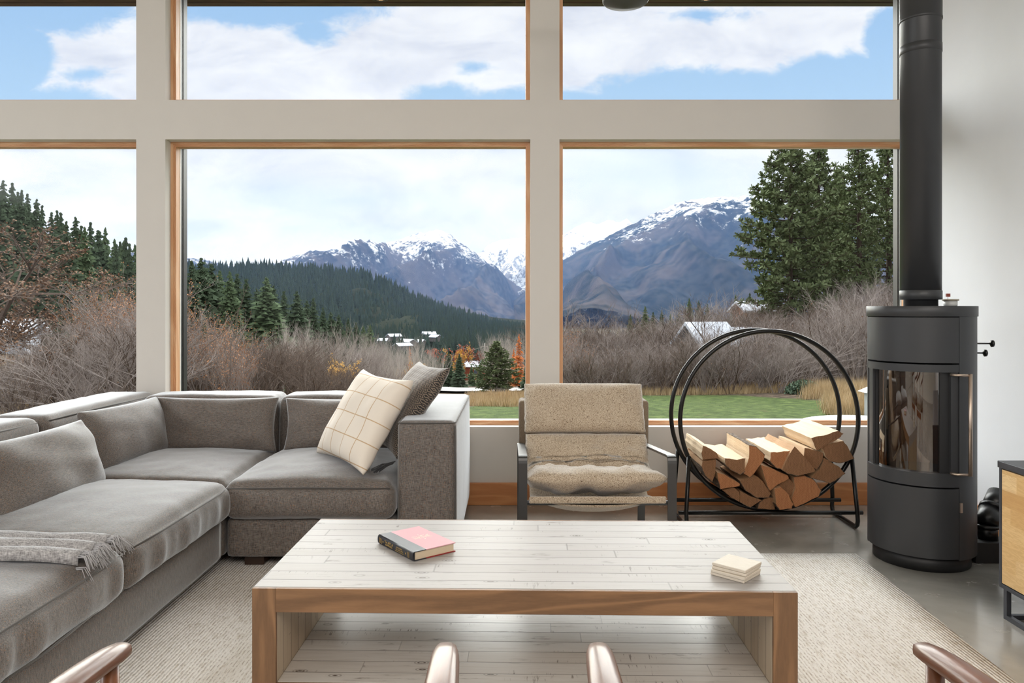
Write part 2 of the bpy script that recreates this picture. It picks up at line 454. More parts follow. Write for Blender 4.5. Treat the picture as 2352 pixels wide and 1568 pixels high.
# other walls, each with daylight openings of its own
OPB = [(-4.6, -2.6, 0.9, 3.1), (-2.3, -0.2, 0.9, 3.1), (0.1, 2.0, 0.9, 3.1)]
usb = [XL, -4.6, -2.6, -2.3, -0.2, 0.1, 2.0, XR]
wall_grid('wall_rear', WHITE, usb, [0, 0.9, 3.1, ZC], OPB, lambda mb, a, b, c, d2: mb.box(a, b, YB - 0.2, YB, c, d2))
OPL = [(-2.6, -0.4, 0.5, 3.1), (-0.1, 2.1, 0.5, 3.1), (2.4, 4.2, 0.5, 3.1)]
wall_grid('wall_left', WHITE, [YB, -2.6, -0.4, -0.1, 2.1, 2.4, 4.2, YW], [0, 0.5, 3.1, ZC], OPL, lambda mb, a, b, c, d2: mb.box(XL - 0.2, XL, a, b, c, d2))
mb = MB(); mb.box(XR, XR + 0.2, YB, YW + 0.26, 0, ZC); tag(mb.build('wall_right', WHITE_R), kind='structure')
mb = MB(); mb.box(XL - 0.2, XR + 0.2, YB - 0.2, YW + 0.26, ZC, ZC + 0.25); tag(mb.build('ceiling', CEIL), kind='structure')

# polished concrete floor
m, nt, b = new_mat('polished_concrete')
v = nt.pos()
n1 = nt.noise(v, 1.1, 5, 0.6, 0.6); n2 = nt.noise(v, 7.0, 5, 0.65); n3 = nt.noise(v, 60.0, 2, 0.6)
col = nt.ramp(n1, [(0.3, rgb(128, 126, 119)), (0.52, rgb(158, 155, 148)), (0.72, rgb(184, 180, 172))])
col = nt.mix(nt.M('MULTIPLY', nt.sstep(n2, 0.5, 0.75), 0.4), col, rgb(168, 163, 152))
col = nt.mix(nt.M('MULTIPLY', nt.sstep(n3, 0.62, 0.75), 0.1), col, rgb(70, 66, 60))
nt.put(b.inputs['Base Color'], col)
nt.put(b.inputs['Roughness'], nt.ramp(n2, [(0.3, 0.12), (0.7, 0.3)]))
b.inputs['Coat Weight'].default_value = 0.35; b.inputs['Coat Roughness'].default_value = 0.1
CONC = m
mb = MB(); mb.box(XL - 0.2, XR + 0.2, YB - 0.2, YW + 0.26, -0.2, 0); tag(mb.build('floor', CONC), kind='structure')
# skirting boards
mb = MB(); mb.box(XL, XR - 0.018, YW - 0.018, YW, 0, 0.136); tag(mb.build('baseboard_front', wood_mat('fir_skirting_board', rgb(190, 122, 74), rgb(216, 154, 102), 'x', 1.0, 0.45, knots=False), bevel=0.003), kind='structure')
mb = MB(); mb.box(XR - 0.018, XR, YB, YW, 0, 0.136); tag(mb.build('baseboard_right', wood_mat('fir_skirting', rgb(196, 130, 82), rgb(222, 164, 114), 'y', 1.0, 0.45, knots=False), bevel=0.003), kind='structure')

# eave outside above the windows
EAVE = wood_mat('stained_soffit', rgb(62, 44, 34), rgb(96, 72, 56), 'x', 1.0, 0.6, knots=False)
mb = MB(); mb.box(-8, 5, 4.79, 5.64, 3.516, 3.60); mb.box(-8, 5, 5.60, 5.66, 3.508, 3.78)
mb.box(-8, 5, 5.2, 5.24, 3.505, 3.52)
tag(mb.build('trim_1', EAVE), kind='structure')
m = bpy.data.materials.new('warm_lamp'); m.use_nodes = True; nt = NT(m.node_tree)
nt.n['Principled BSDF'].inputs['Emission Color'].default_value = (1.0, 0.62, 0.3, 1); nt.n['Principled BSDF'].inputs['Emission Strength'].default_value = 25.0
WARM = m
for (px, nm) in ((1625, 'warm round soffit downlight outside above the right hand window'), (872, 'warm round soffit downlight outside above the middle window')):
    X = (px - CX) / F * 5.5
    t = empty('soffit_light', (X, 5.5, 3.516), label=nm, cat='light')
    mb = MB(); mb.lathe([(0.0, -0.004), (0.05, -0.004)], n=24); mb.build('lens', WARM, t)
    mb = MB(); mb.lathe([(0.05, -0.001), (0.05, -0.014), (0.066, -0.014), (0.07, -0.001)], n=24); mb.build('ring', BLACKM, t)

# ------------------------------------------------------------------ sectional sofa
sofa = empty('sectional_sofa', (-1.3, 3.4, 0), label='large grey linen L-shaped sectional sofa under the windows', cat='sofa')
def sf(mb, name, mat=SOFA, par=None, bev=0.0):
    o = mb.build(name, mat, par or sofa, bevel=bev)
    if par is None: o.location = (1.3, -3.4, 0)
    weld(o); return o
def sofa_block(name, x0, x1, y0, y1, z0, z1, r=0.03, crown=0.0, puff=0.0, wr=0.0, seed=0.0, n=(26, 26, 10), pip=(), fn=None):
    mb = MB(); soft_box(mb, x0, x1, y0, y1, z0, z1, r, crown, puff, wr, seed, n, fn=fn); o = sf(mb, name)
    for (pts, closed) in pip:
        q = MB(); q.tube(pts, 0.0035, 6, closed=closed); w_ = q.build('piping', PIPING, o); 
    return o
def base_part(x0, x1, y0, y1, s): return sofa_block('base', x0, x1, y0, y1, 0.06, 0.238, 0.018, puff=0.004, wr=0.003, seed=s, n=(20, 20, 6))
base_part(-2.40, -1.312, 1.45, 3.36, 1); base_part(-2.40, -1.318, 3.375, 4.48, 2); base_part(-1.302, -0.53, 3.37, 4.48, 3)
# arm block
sofa_block('armrest', -0.524, -0.255, 3.37, 4.48, 0.06, 0.682, 0.028, crown=0.006, puff=0.012, wr=0.003, seed=4, n=(14, 30, 18),
           pip=[(rect_loop(-0.520, -0.259, 3.374, 4.476, 0.672, 0.03), True), ([(-0.260, 3.372, 0.66), (-0.258, 3.371, 0.4), (-0.260, 3.372, 0.08)], False)])
# backs
for (nm, a) in (('back_rest', (-2.12, -1.347, 4.21, 4.48)), ('back_rest', (-1.333, -0.53, 4.21, 4.48)), ('back_rest', (-2.42, -2.13, 3.42, 4.48)),
                ('back_rest', (-2.43, -2.14, 2.50, 3.405)), ('back_rest', (-2.43, -2.14, 1.47, 2.485))):
    x0, x1, y0, y1 = a
    rear = y0 > 4
    def lean(p, u, rear=rear):
        if u[2] > 0:
            k = u[2] * 0.5 + 0.5
            if rear: p.y += 0.012 * k
            else: p.x -= 0.02 * k
        return p
    if rear: pts = [(x0 + 0.03, y0 + 0.012, 0.672), ((x0 + x1) / 2, y0 + 0.006, 0.676), (x1 - 0.03, y0 + 0.012, 0.672)]
    else: pts = [(x1 - 0.026, y0 + 0.03, 0.672), (x1 - 0.02, (y0 + y1) / 2, 0.678), (x1 - 0.026, y1 - 0.03, 0.672)]
    sofa_block(nm, x0, x1, y0, y1, 0.236, 0.695, 0.045, crown=0.012, puff=0.012, wr=0.006, seed=x0 * 9 + y0, n=(24, 24, 14) , pip=[(pts, False)], fn=lean)
# seat cushions
def seat(x0, x1, y0, y1, seed, zt=0.405, crown=0.055, pip=None, folds=None):
    def fn(p, u):
        if folds:
            # vertical pull folds on the front boxing
            ax, sg = folds
            k = u[ax] * sg
            if k > 0.75:
                t = p.y if ax == 0 else p.x
                q = noise.noise(Vector((t * 14 + seed, 0.3 * p.z, seed))) * 0.022 * (1 - u[2] ** 2) * (k - 0.75) * 4
                if ax == 0: p.x += q * sg
                else: p.y += q * sg
        # sag near the lower front edge
        return p
    return sofa_block('seat_cushion', x0, x1, y0, y1, 0.238, zt, 0.05, crown=crown, puff=0.018, wr=0.008, seed=seed, n=(34, 34, 12), pip=pip or (), fn=fn)
zt = 0.405
seat(-1.305, -0.532, 3.325, 4.20, 11, zt, pip=[([(-1.29, 3.337, zt - 0.022), (-1.1, 3.318, zt - 0.016), (-0.92, 3.312, zt - 0.012), (-0.72, 3.318, zt - 0.016), (-0.55, 3.337, zt - 0.022)], False)], folds=(1, -1))
seat(-2.12, -1.315, 3.385, 4.20, 12, zt, crown=0.045)
seat(-2.13, -1.275, 2.475, 3.37, 13, zt, 0.06, pip=[([(-1.289, 2.49, zt - 0.024), (-1.268, 2.68, zt - 0.016), (-1.262, 2.92, zt - 0.012), (-1.268, 3.16, zt - 0.016), (-1.289, 3.35, zt - 0.024)], False)], folds=(0, 1))
seat(-2.13, -1.275, 1.55, 2.465, 14, zt, 0.055, pip=[([(-1.289, 1.57, zt - 0.024), (-1.268, 1.76, zt - 0.016), (-1.262, 2.0, zt - 0.012), (-1.268, 2.24, zt - 0.016), (-1.289, 2.45, zt - 0.024)], False),
                                                    ([(-1.289, 1.57, 0.262), (-1.262, 2.0, 0.262), (-1.289, 2.45, 0.262)], False)], folds=(0, 1))
DKWOOD = plain('dark_foot', rgb(52, 34, 24), 0.4)
for (fx, fy) in ((-1.19, 3.46), (-0.6, 3.46), (-1.42, 1.6), (-1.42, 3.2), (-2.3, 1.6), (-2.3, 4.38), (-0.4, 4.38), (-0.35, 3.46)):
    mb = MB(); mb.box(fx - 0.045, fx + 0.045, fy - 0.045, fy + 0.045, 0.013 if fy < 3.5 else 0.0, 0.075); o = mb.build('foot', DKWOOD, sofa, bevel=0.004); o.location = (1.3, -3.4, 0)

# ------------------------------------------------------------------ pillows
def pillow_mesh(w_, h_, t_, n=30, pin=0.06, seed=0.0, wr=0.004, pw=0.42):
    vs = []; fs = []
    def pt(u, v, s):
        e = (max(0, 1 - abs(u) ** 2.6) * max(0, 1 - abs(v) ** 2.6)) ** pw
        x_ = u * w_ / 2 * (1 - pin * (1 - v * v) * abs(u) ** 2); y_ = v * h_ / 2 * (1 - pin * (1 - u * u) * abs(v) ** 2)
        z_ = s * (t_ / 2 * e)
        nn = noise.noise(Vector((u * 1.8 + seed, v * 1.8, s * 3))) * wr * 2.4 + noise.noise(Vector((u * 6 + seed, v * 3, s * 5))) * wr * 0.8 * abs(u) ** 3
        z_ += nn * min(1, e * 2.5)
        return (x_, y_, z_)
    for s in (1, -1):
        o = len(vs)
        for i in range(n + 1):
            for j in range(n + 1):
                u = -math.cos(math.pi * i / n); v = -math.cos(math.pi * j / n)
                u = 0.5 * u + 0.5 * (2 * i / n - 1); v = 0.5 * v + 0.5 * (2 * j / n - 1)
                vs.append(pt(u, v, s))
        for i in range(n):
            for j in range(n):
                q = (o + i * (n + 1) + j, o + (i + 1) * (n + 1) + j, o + (i + 1) * (n + 1) + j + 1, o + i * (n + 1) + j + 1)
                fs.append(q if s > 0 else q[::-1])
    return vs, fs
def put_pillow(name, c, ex, ey, w_, h_, t_, mat, label, cat, group=None, seed=0.0, pin=0.06, wr=0.004, bend=0.0, pw=0.42):
    """ex: direction of the width, ey: direction of the height"""
    ex = Vector(ex).normalized(); ey = Vector(ey); ey = (ey - ex * ey.dot(ex)).normalized(); ez = ex.cross(ey)
    vs, fs = pillow_mesh(w_, h_, t_, 34, pin, seed, wr, pw)
    if bend: vs = [(x_, y_, z_ + bend * (y_ / h_ * 2) ** 2) for x_, y_, z_ in vs]
    mb = MB(); mb.add(vs, fs, 0, True); o = mb.build(name, mat); weld(o)
    M = Matrix((ex, ey, ez)).transposed().to_4x4(); M.translation = Vector(c); o.matrix_world = M
    tag(o, label, cat, group); return o
put_pillow('lumbar_pillow', (-1.635, 4.095, 0.556), (1, 0, 0), (0, 0.16, 1), 0.68, 0.30, 0.15, SOFA, 'grey linen lumbar pillow in the sofa corner against the window back', 'pillow', seed=1, wr=0.006)
put_pillow('lumbar_pillow', (-0.93, 4.095, 0.556), (1, 0.0, 0), (0, 0.16, 1), 0.66, 0.29, 0.15, SOFA, 'grey linen lumbar pillow half hidden behind the cream windowpane cushion', 'pillow', seed=5, wr=0.006)
put_pillow('lumbar_pillow', (-1.98, 3.81, 0.556), (0.10, 1, 0), (-0.28, 0, 1), 0.64, 0.31, 0.18, SOFA, 'grey linen lumbar pillow on the left wing nearest the corner', 'pillow', seed=9, wr=0.006)
put_pillow('lumbar_pillow', (-1.90, 3.00, 0.548), (0.02, 1, 0), (-0.36, 0, 1), 0.68, 0.31, 0.20, SOFA, 'plump grey linen lumbar pillow at the left edge, behind the folded throw', 'pillow', seed=13, wr=0.007)

# cream pillow with a tan windowpane check
m, nt, b = new_mat('windowpane_cotton')
X, Y, Z = nt.sep(nt.obj())
def wl(c, per, off): return nt.M('ABSOLUTE', nt.M('SUBTRACT', nt.M('FRACT', nt.M('DIVIDE', nt.M('ADD', c, off), per)), 0.5))
ln = nt.M('MINIMUM', wl(X, 0.105, 0.1), wl(Y, 0.105, 0.06))
mk = nt.sstep(ln, 0.028, 0.016)
col = nt.mix(nt.M('MULTIPLY', mk, 0.85), rgb(240, 230, 216), rgb(196, 160, 112))
nt.put(b.inputs['Base Color'], col); b.inputs['Roughness'].default_value = 0.9; b.inputs['Sheen Weight'].default_value = 0.2
nt.put(b.inputs['Normal'], nt.bump(nt.noise(nt.obj(), 500, 2), 0.2, 0.001))
CHECK = m
put_pillow('throw_cushion', (-0.735, 3.655, 0.655), (0.33, -0.43, -0.02), (0.26, 0.06, 0.40), 0.53, 0.49, 0.17, CHECK, 'cream cushion with thin tan windowpane check', 'cushion', seed=21, pin=0.10, wr=0.006)
# dark pillow woven with small diamonds
m, nt, b = new_mat('diamond_weave')
X, Y, Z = nt.sep(nt.obj())
per = 0.030
fx = nt.M('ABSOLUTE', nt.M('SUBTRACT', nt.M('FRACT', nt.M('DIVIDE', X, per)), 0.5)); fy = nt.M('ABSOLUTE', nt.M('SUBTRACT', nt.M('FRACT', nt.M('DIVIDE', Y, per)), 0.5))
dm = nt.M('FRACT', nt.M('MULTIPLY', nt.M('ADD', fx, fy), 3.0))
mk = nt.M('GREATER_THAN', dm, 0.55)
col = nt.mix(nt.M('MULTIPLY', mk, 0.9), rgb(44, 41, 40), rgb(142, 126, 110))
nt.put(b.inputs['Base Color'], col); b.inputs['Roughness'].default_value = 0.9; b.inputs['Sheen Weight'].default_value = 0.5
nt.put(b.inputs['Normal'], nt.bump(dm, 0.3, 0.002))
DIAM = m
dc = put_pillow('throw_cushion', (-0.535, 3.76, 0.705), (0.20, -0.44, 0.0), (0.27, 0.05, 0.42), 0.50, 0.50, 0.13, DIAM, 'dark cushion woven with small beige diamonds leaning on the sofa arm', 'cushion', seed=31, pin=0.09, wr=0.005, bend=-0.015)
TASS = plain('charcoal_yarn', rgb(50, 50, 52), 0.9)
mb = MB(); random.seed(4)
inv = dc.matrix_world.inverted()
for k in range(14):
    a = P(905, 1062, 3.40) + Vector((random.uniform(-.006, .006),) * 3)
    b2 = P(850 + random.uniform(0, 25), 1083 + random.uniform(-8, 3), 3.36)
    mid = (a + b2) / 2 + Vector((0, 0, random.uniform(0.0, 0.012)))
    mb.tube([inv @ a, inv @ mid, inv @ b2], 0.0022, 5)
mb.build('tassel', TASS, dc)

# ------------------------------------------------------------------ folded throw
THROW = fabric_mat('wool_throw', rgb(104, 102, 102), rgb(206, 204, 204), wscale=260, sheen=0.7, bump=0.5)
tx0, tx1, ty0, ty1 = -2.12, -1.30, 2.13, 2.43
def throw_z(xx, yy, layer=0):
    # height of the seat cushion crown under the cloth
    u = (xx + 1.7025) / 0.4275; v = (yy - 2.0075) / 0.4575
    c = 0.405 + 0.055 * max(0, 1 - u * u) ** 0.6 * max(0, 1 - v * v) ** 0.6
    return c
thr = empty('folded_throw', (-1.7, 2.28, 0.45), label='grey woven throw blanket with fringe folded on the near seat cushion', cat='throw blanket')
mb = MB()
NX, NY = 40, 40
prof = []
# cross-section: three soft folds stacked side by side
for j in range(NY + 1):
    t = j / NY
    hh = 0.010 + 0.030 * abs(math.sin(math.pi * (t * 3 + 0.12))) ** 0.55 * (0.75 + 0.5 * t)
    if j in (0, NY): hh = 0.0
    prof.append((t, hh))
vs = []
for i in range(NX + 1):
    s = i / NX; xx = tx0 + (tx1 - tx0) * s
    for (t, hh) in prof:
        wd = 0.30 - 0.05 * s + 0.02 * math.sin(s * 5)
        cy = 2.275 + 0.075 * (s - 0.4) ** 1 + 0.012 * math.sin(s * 7)
        yy = cy - wd / 2 + wd * t + 0.008 * noise.noise(Vector((xx * 6, t * 4, 2)))
        zz = throw_z(xx, yy) + hh * (1 + 0.25 * noise.noise(Vector((xx * 5, t * 5, 0)))) + 0.006
        vs.append((xx + 1.7, yy - 2.28, zz - 0.45))
fs = [(i * (NY + 1) + j, (i + 1) * (NY + 1) + j, (i + 1) * (NY + 1) + j + 1, i * (NY + 1) + j + 1) for i in range(NX) for j in range(NY)]
mb.add(vs, fs, 0, True); o = mb.build('blanket', THROW, thr)
sol = o.modifiers.new('sol', 'SOLIDIFY'); sol.thickness = 0.006; sol.offset = -1
mb = MB(); random.seed(8)
for k in range(150):
    t = random.random(); j = int(t * NY); base = Vector(vs[NX * (NY + 1) + j]) + Vector((-0.004, 0, -0.004 - random.random() * 0.008))
    ln_ = random.uniform(0.04, 0.075); a = random.uniform(-0.5, 0.35)
    p1 = base + Vector((ln_ * 0.45, a * ln_ * 0.4, random.uniform(-0.002, 0.006))); p2 = base + Vector((ln_ * 0.8, a * ln_, -0.022 - random.random() * 0.02))
    mb.tube([base, p1, p2], [0.0018, 0.0016, 0.001], 4)
mb.build('fringe', plain('throw_fringe', rgb(176, 174, 176), 0.9, sheen=0.4), thr)['kind'] = 'stuff'

# ------------------------------------------------------------------ rug
m, nt, b = new_mat('ribbed_wool_rug')
v = nt.obj(); X, Y, Z = nt.sep(v)
rib = nt.M('MULTIPLY_ADD', nt.M('SINE', nt.M('MULTIPLY', X, 2 * math.pi / 0.0125)), 0.5, 0.5)
st = nt.M('MULTIPLY_ADD', nt.M('SINE', nt.M('ADD', nt.M('MULTIPLY', Y, 2 * math.pi / 0.02), nt.M('MULTIPLY', nt.M('FLOOR', nt.M('DIVIDE', X, 0.0125)), 2.4))), 0.5, 0.5)
fl = nt.noise(nt.scale(v, 80, 14, 1), 1.0, 3, 0.7)
fb = nt.noise(nt.scale(v, 6, 1.2, 1), 1.5, 3, 0.6)
col = nt.mix(nt.sstep(fl, 0.50, 0.70), rgb(236, 232, 226), rgb(208, 200, 188))
col = nt.mix(nt.M('MULTIPLY', nt.sstep(fb, 0.5, 0.7), 0.25), col, rgb(196, 186, 170))
col = nt.mix(nt.M('MULTIPLY', nt.M('MULTIPLY', nt.M('POWER', rib, 2.5), nt.sstep(nt.noise(nt.scale(v, 160, 60, 1), 1.0, 2), 0.42, 0.62)), 0.6), col, rgb(136, 116, 94))
nt.put(b.inputs['Base Color'], col); b.inputs['Roughness'].default_value = 0.95; b.inputs['Specular IOR Level'].default_value = 0.1
nt.put(b.inputs['Normal'], nt.bump(nt.M('SUBTRACT', nt.M('MULTIPLY', st, 0.15), rib), 0.6, 0.004))
RUG = m
rug_pts = [(-1.75, 1.0), (1.50, 0.9), (1.60, 2.36), (1.664, 3.57), (-0.3, 3.60), (-1.75, 3.60)]
mb = MB(); n = 26
vs = []; 
for j in range(n + 1):
    t = j / n; yy = 0.6 + (3.58 - 0.6) * t
    for i in range(n + 1):
        s = i / n; xr = 1.50 + 0.164 * t + 0.006 * noise.noise(Vector((0, t * 30, 1))); xx = -1.80 + (xr + 1.80) * s
        dy = 0.006 * noise.noise(Vector((s * 30, 0, 4))) if j == n else 0
        vs.append((xx, yy + dy, 0.012))
top = len(vs)
fs = [(j * (n + 1) + i, j * (n + 1) + i + 1, (j + 1) * (n + 1) + i + 1, (j + 1) * (n + 1) + i) for j in range(n) for i in range(n)]
mb.add(vs, fs, 0, True)
o = mb.build('area_rug', RUG); tag(o, 'cream ribbed wool area rug on the concrete floor', 'rug')
sol = o.modifiers.new('sol', 'SOLIDIFY'); sol.thickness = 0.0115; sol.offset = -1

# ------------------------------------------------------------------ coffee table
TT = empty('coffee_table', (0.037, 2.373, 0.0125), math.radians(-1.2), label='low rectangular reclaimed wood coffee table with whitewashed top', cat='coffee table')
W2, D2, HT = 0.749, 0.342, 0.4075
PL = plank_mat('whitewashed_top', rgb(178, 174, 171), rgb(162, 155, 149), rgb(86, 70, 58), 0.0684, 'x', 1.6, 0.75, 0.5)
PLS = plank_mat('whitewashed_shelf', rgb(206, 201, 194), rgb(170, 158, 144), rgb(84, 66, 52), 0.0684, 'x', 1.0, 1.1, 0.36)
PLV = plank_mat('whitewashed_panel', rgb(200, 184, 160), rgb(164, 140, 112), rgb(84, 64, 48), 0.0684, 'z', 2.5, 0.9, 0.5)
PINEX = wood_mat('brown_pine', rgb(106, 78, 54), rgb(152, 114, 80), 'x', 1.6, 0.5, ring=9)
PINEZ = wood_mat('brown_pine_upright', rgb(106, 78, 54), rgb(152, 114, 80), 'z', 1.6, 0.5, ring=9)
mb = MB(); mb.box(-W2, W2, -D2 + 0.012, D2 - 0.012, HT - 0.066, HT); mb.build('tabletop', PL, TT, bevel=0.0015)
for s in (-1, 1):
    mb = MB(); mb.box(-W2 + 0.066, W2 - 0.066, s * D2 - (0 if s < 0 else 0.012), s * D2 + (0.012 if s < 0 else 0), HT - 0.066, HT - 0.0006); mb.build('apron', PINEX, TT, bevel=0.001)
for s in (-1, 1):
    x0, x1 = (-W2, -W2 + 0.066) if s < 0 else (W2 - 0.066, W2)
    mb = MB(); mb.box(x0 + 0.0006, x1 - 0.0006, -D2 + 0.012, D2 - 0.012, 0, HT - 0.066); mb.build('side_panel', PLV, TT, bevel=0.0015)
    for q in (-1, 1):
        y0 = -D2 if q < 0 else D2 - 0.012
        mb = MB(); mb.box(x0, x1, y0, y0 + 0.012, 0, HT - 0.0006); mb.build('leg', PINEZ, TT, bevel=0.001)
mb = MB(); mb.box(-W2 + 0.066, W2 - 0.066, -D2 + 0.012, D2 - 0.012, 0.078, 0.144); mb.build('shelf', PLS, TT, bevel=0.0015)
for s in (-1, 1):
    mb = MB(); mb.box(-W2 + 0.066, W2 - 0.066, s * D2 - (0 if s < 0 else 0.012), s * D2 + (0.012 if s < 0 else 0), 0.078, 0.1435); mb.build('shelf_edge', PINEX, TT, bevel=0.001)

# ------------------------------------------------------------------ book
ZT = 0.42
bk = empty('hardcover_book', (-0.298, 2.264, ZT + 0.0005), math.atan2(0.093, 0.119), label='thick hardcover book with pink cover and black spine', cat='book')
# local: x = spine -> fore edge (0.151), y = up the spine (0.228)
BW, BH, BT = 0.150, 0.226, 0.029
PINK = plain('pink_cloth', rgb(226, 170, 178), 0.6); NAVY = plain('black_cloth', rgb(42, 44, 50), 0.42); PAGE = plain('paper', rgb(214, 196, 168), 0.9, vary=0.05, vscale=300); REDC = plain('red_board', rgb(150, 44, 40), 0.6); GOLD = plain('gold_foil', rgb(226, 190, 110), 0.35, 0.6); CREAM = plain('cream_foil', rgb(250, 238, 214), 0.5)
mb = MB(); mb.box(0.004, BW - 0.005, 0.004, BH - 0.004, 0.0025, BT - 0.003); mb.build('page_block', PAGE, bk)
def lid(z0, z1, mats, nm):
    mb = MB()
    mb.box(0.042, BW, 0, BH, z0, z1, 0); mb.box(0.0, 0.0419, 0, BH, z0, z1, 1)
    mb.box(0.0421, BW - 0.0003, 0.0003, BH - 0.0003, z0 - 0.0002 if z0 > 0.01 else z0 + 0.0022, z0 if z0 > 0.01 else z1 + 0.0002, 2)
    return mb.build(nm, mats, bk)
lc = lid(BT - 0.0024, BT, [PINK, NAVY, REDC], 'front_cover'); lid(0, 0.0024, [REDC, NAVY, REDC], 'back_cover')
mb = MB(); sp = []
for k in range(9):
    a = math.pi * k / 8; sp.append((-0.007 * math.sin(a) ** 0.8 if 0 < k < 8 else 0.0, BT / 2 + BT / 2 * math.cos(a)))
vs = [(x_, yy, z_) for yy in (0, BH) for x_, z_ in sp]
mb.add(vs, [(k, k + 1, k + 10, k + 9) for k in range(8)] + [tuple(range(9)), tuple(range(17, 8, -1))], 0, True)
spn = mb.build('spine', NAVY, bk)
def text(body, size, mat, parent, loc, rot, name='lettering', sx=1.0):
    c = bpy.data.curves.new(name, 'FONT'); c.body = body; c.size = size; c.align_x = 'CENTER'; c.align_y = 'CENTER'; c.extrude = 0.00008
    c.resolution_u = 3; c.materials.append(mat)
    tmp = bpy.data.objects.new(name, c); me = bpy.data.meshes.new_from_object(tmp); bpy.data.objects.remove(tmp)
    me.materials.clear(); me.materials.append(mat)
    o = bpy.data.objects.new(name, me); COL.objects.link(o); o.parent = parent; o.location = loc; o.rotation_euler = rot; o.scale.x = sx
    return o
text('The ART of', 0.0125, CREAM, lc, (0.096, 0.128, BT + 0.0001), (0, 0, 0)); text('HAPPINESS', 0.0125, CREAM, lc, (0.096, 0.115, BT + 0.0001), (0, 0, 0))
text('A HANDBOOK FOR LIVING', 0.0052, CREAM, lc, (0.096, 0.1055, BT + 0.0001), (0, 0, 0))
for (qx, qy) in ((0.096, 0.142), (0.096, 0.096)):
    q = MB(); q.lathe([(0.0, 0.0001), (0.0026, 0.0001)], (qx, qy, BT), n=8); q.build('ornament', CREAM, lc)
sr = (math.pi / 2, 0, -math.pi / 2)
text('The ART of', 0.0115, GOLD, spn, (-0.0073, 0.150, BT * 0.64), sr); text('HAPPINESS', 0.0095, GOLD, spn, (-0.0073, 0.150, BT * 0.34), sr)
text('HIS HOLINESS', 0.006, GOLD, spn, (-0.0073, 0.082, BT * 0.68), sr); text('THE DALAI LAMA', 0.006, GOLD, spn, (-0.0073, 0.082, BT * 0.46), sr)
text('HOWARD C. CUTLER, M.D.', 0.0044, GOLD, spn, (-0.0073, 0.082, BT * 0.26), sr)
for yy in (0.022, 0.030, 0.196, 0.206, 0.212):
    q = MB(); q.box(-0.0076, -0.0070, yy, yy + 0.0012, BT * 0.2, BT * 0.8); q.build('band', GOLD, spn)
for yy in (0.040, 0.186):
    q = MB(); q.box(-0.0076, -0.0070, yy, yy + 0.004, BT * 0.42, BT * 0.58); q.build('emblem', GOLD, spn)

# ------------------------------------------------------------------ coasters
STONE = plain('cream_stone', rgb(214, 204, 188), 0.55, vary=0.04, vscale=30, bump=0.15, bscale=90)
cc = Vector((0.652, 2.152))
clabels = ['cream stone coaster at the bottom of the stack on the coffee table', 'second cream stone coaster up in the table stack', 'third cream stone coaster up, just under the top one', 'topmost cream stone coaster of the stack on the table']
proto = None
for k in range(4):
    mb = MB()
    if proto is None:
        mb.box(-0.052, 0.052, -0.052, 0.052, 0, 0.0085); proto = mb.build('stone_coaster', STONE, bevel=0.002); o = proto
    else:
        o = proto.copy(); COL.objects.link(o)
    random.seed(k + 3)
    o.location = (cc.x + random.uniform(-.004, .004), cc.y + random.uniform(-.004, .004), ZT + 0.0006 + k * 0.0089)
    o.rotation_euler = (0, 0, math.radians(47 + random.uniform(-3.5, 3.5)))
    tag(o, clabels[k], 'coaster', 'stone coasters stacked on the coffee table')

# ------------------------------------------------------------------ sling armchair
BOUC = fabric_mat('tan_boucle', rgb(150, 126, 100), rgb(226, 212, 190), fleck=rgb(104, 82, 64), wscale=300, sheen=0.8, bump=0.9, streak=False)
BOUCD = fabric_mat('taupe_canvas', rgb(110, 96, 80), rgb(156, 140, 122), wscale=400, sheen=0.3, streak=False)
CH = empty('sling_armchair', (0.37, 3.6, 0), label='tan boucle sling lounge chair with flat gunmetal frame', cat='armchair')
def ch(mb, name, mat, **k):
    o = mb.build(name, mat, CH, **k); o.location = (-0.37, -3.6, 0); return o
def bar_loop(mb, pts, xa, xb, th, closed=True):
    """flat bar of thickness th following pts (Y,Z) with width xa..xb"""
    m_ = len(pts); ins = []
    c = Vector((sum(p[0] for p in pts) / m_, sum(p[1] for p in pts) / m_))
    for i in range(m_):
        p0, p1, p2 = Vector(pts[i - 1]), Vector(pts[i]), Vector(pts[(i + 1) % m_])
        t = (p2 - p0).normalized(); nn = Vector((-t.y, t.x))
        if (c - p1).dot(nn) < 0: nn = -nn
        ins.append(p1 + nn * th)
    vs = []
    for i in range(m_):
        a, b2 = pts[i], ins[i]
        vs += [(xa, a[0], a[1]), (xb, a[0], a[1]), (xb, b2.x, b2.y), (xa, b2.x, b2.y)]
    fs = []
    for i in range(m_):
        j = (i + 1) % m_
        for k in range(4):
            k2 = (k + 1) % 4; fs.append((i * 4 + k, i * 4 + k2, j * 4 + k2, j * 4 + k))
    mb.add(vs, fs)
def rounded(poly, r, k=5):
    out = []
    for i in range(len(poly)):
        a, b2, c = Vector(poly[i - 1]), Vector(poly[i]), Vector(poly[(i + 1) % len(poly)])
        d1, d2 = (a - b2).normalized(), (c - b2).normalized()
        for q in range(k + 1):
            t = q / k; p = (b2 + d1 * r) * (1 - t) ** 2 + b2 * 2 * t * (1 - t) + (b2 + d2 * r) * t * t; out.append((p.x, p.y))
    return out
loop = rounded([(3.19, 0.0), (3.19, 0.562), (3.93, 0.485), (3.97, 0.0)], 0.035)
for (xa, xb) in ((0.028, 0.066), (0.672, 0.710)):
    mb = MB(); bar_loop(mb, loop, xa, xb, 0.010); ch(mb, 'side_frame', GUN)
for (yy, zz) in ((3.24, 0.345), (3.93, 0.30)):
    mb = MB(); mb.tube([(0.05, yy, zz), (0.69, yy, zz)], 0.011, 12); ch(mb, 'cross_bar', GUN)
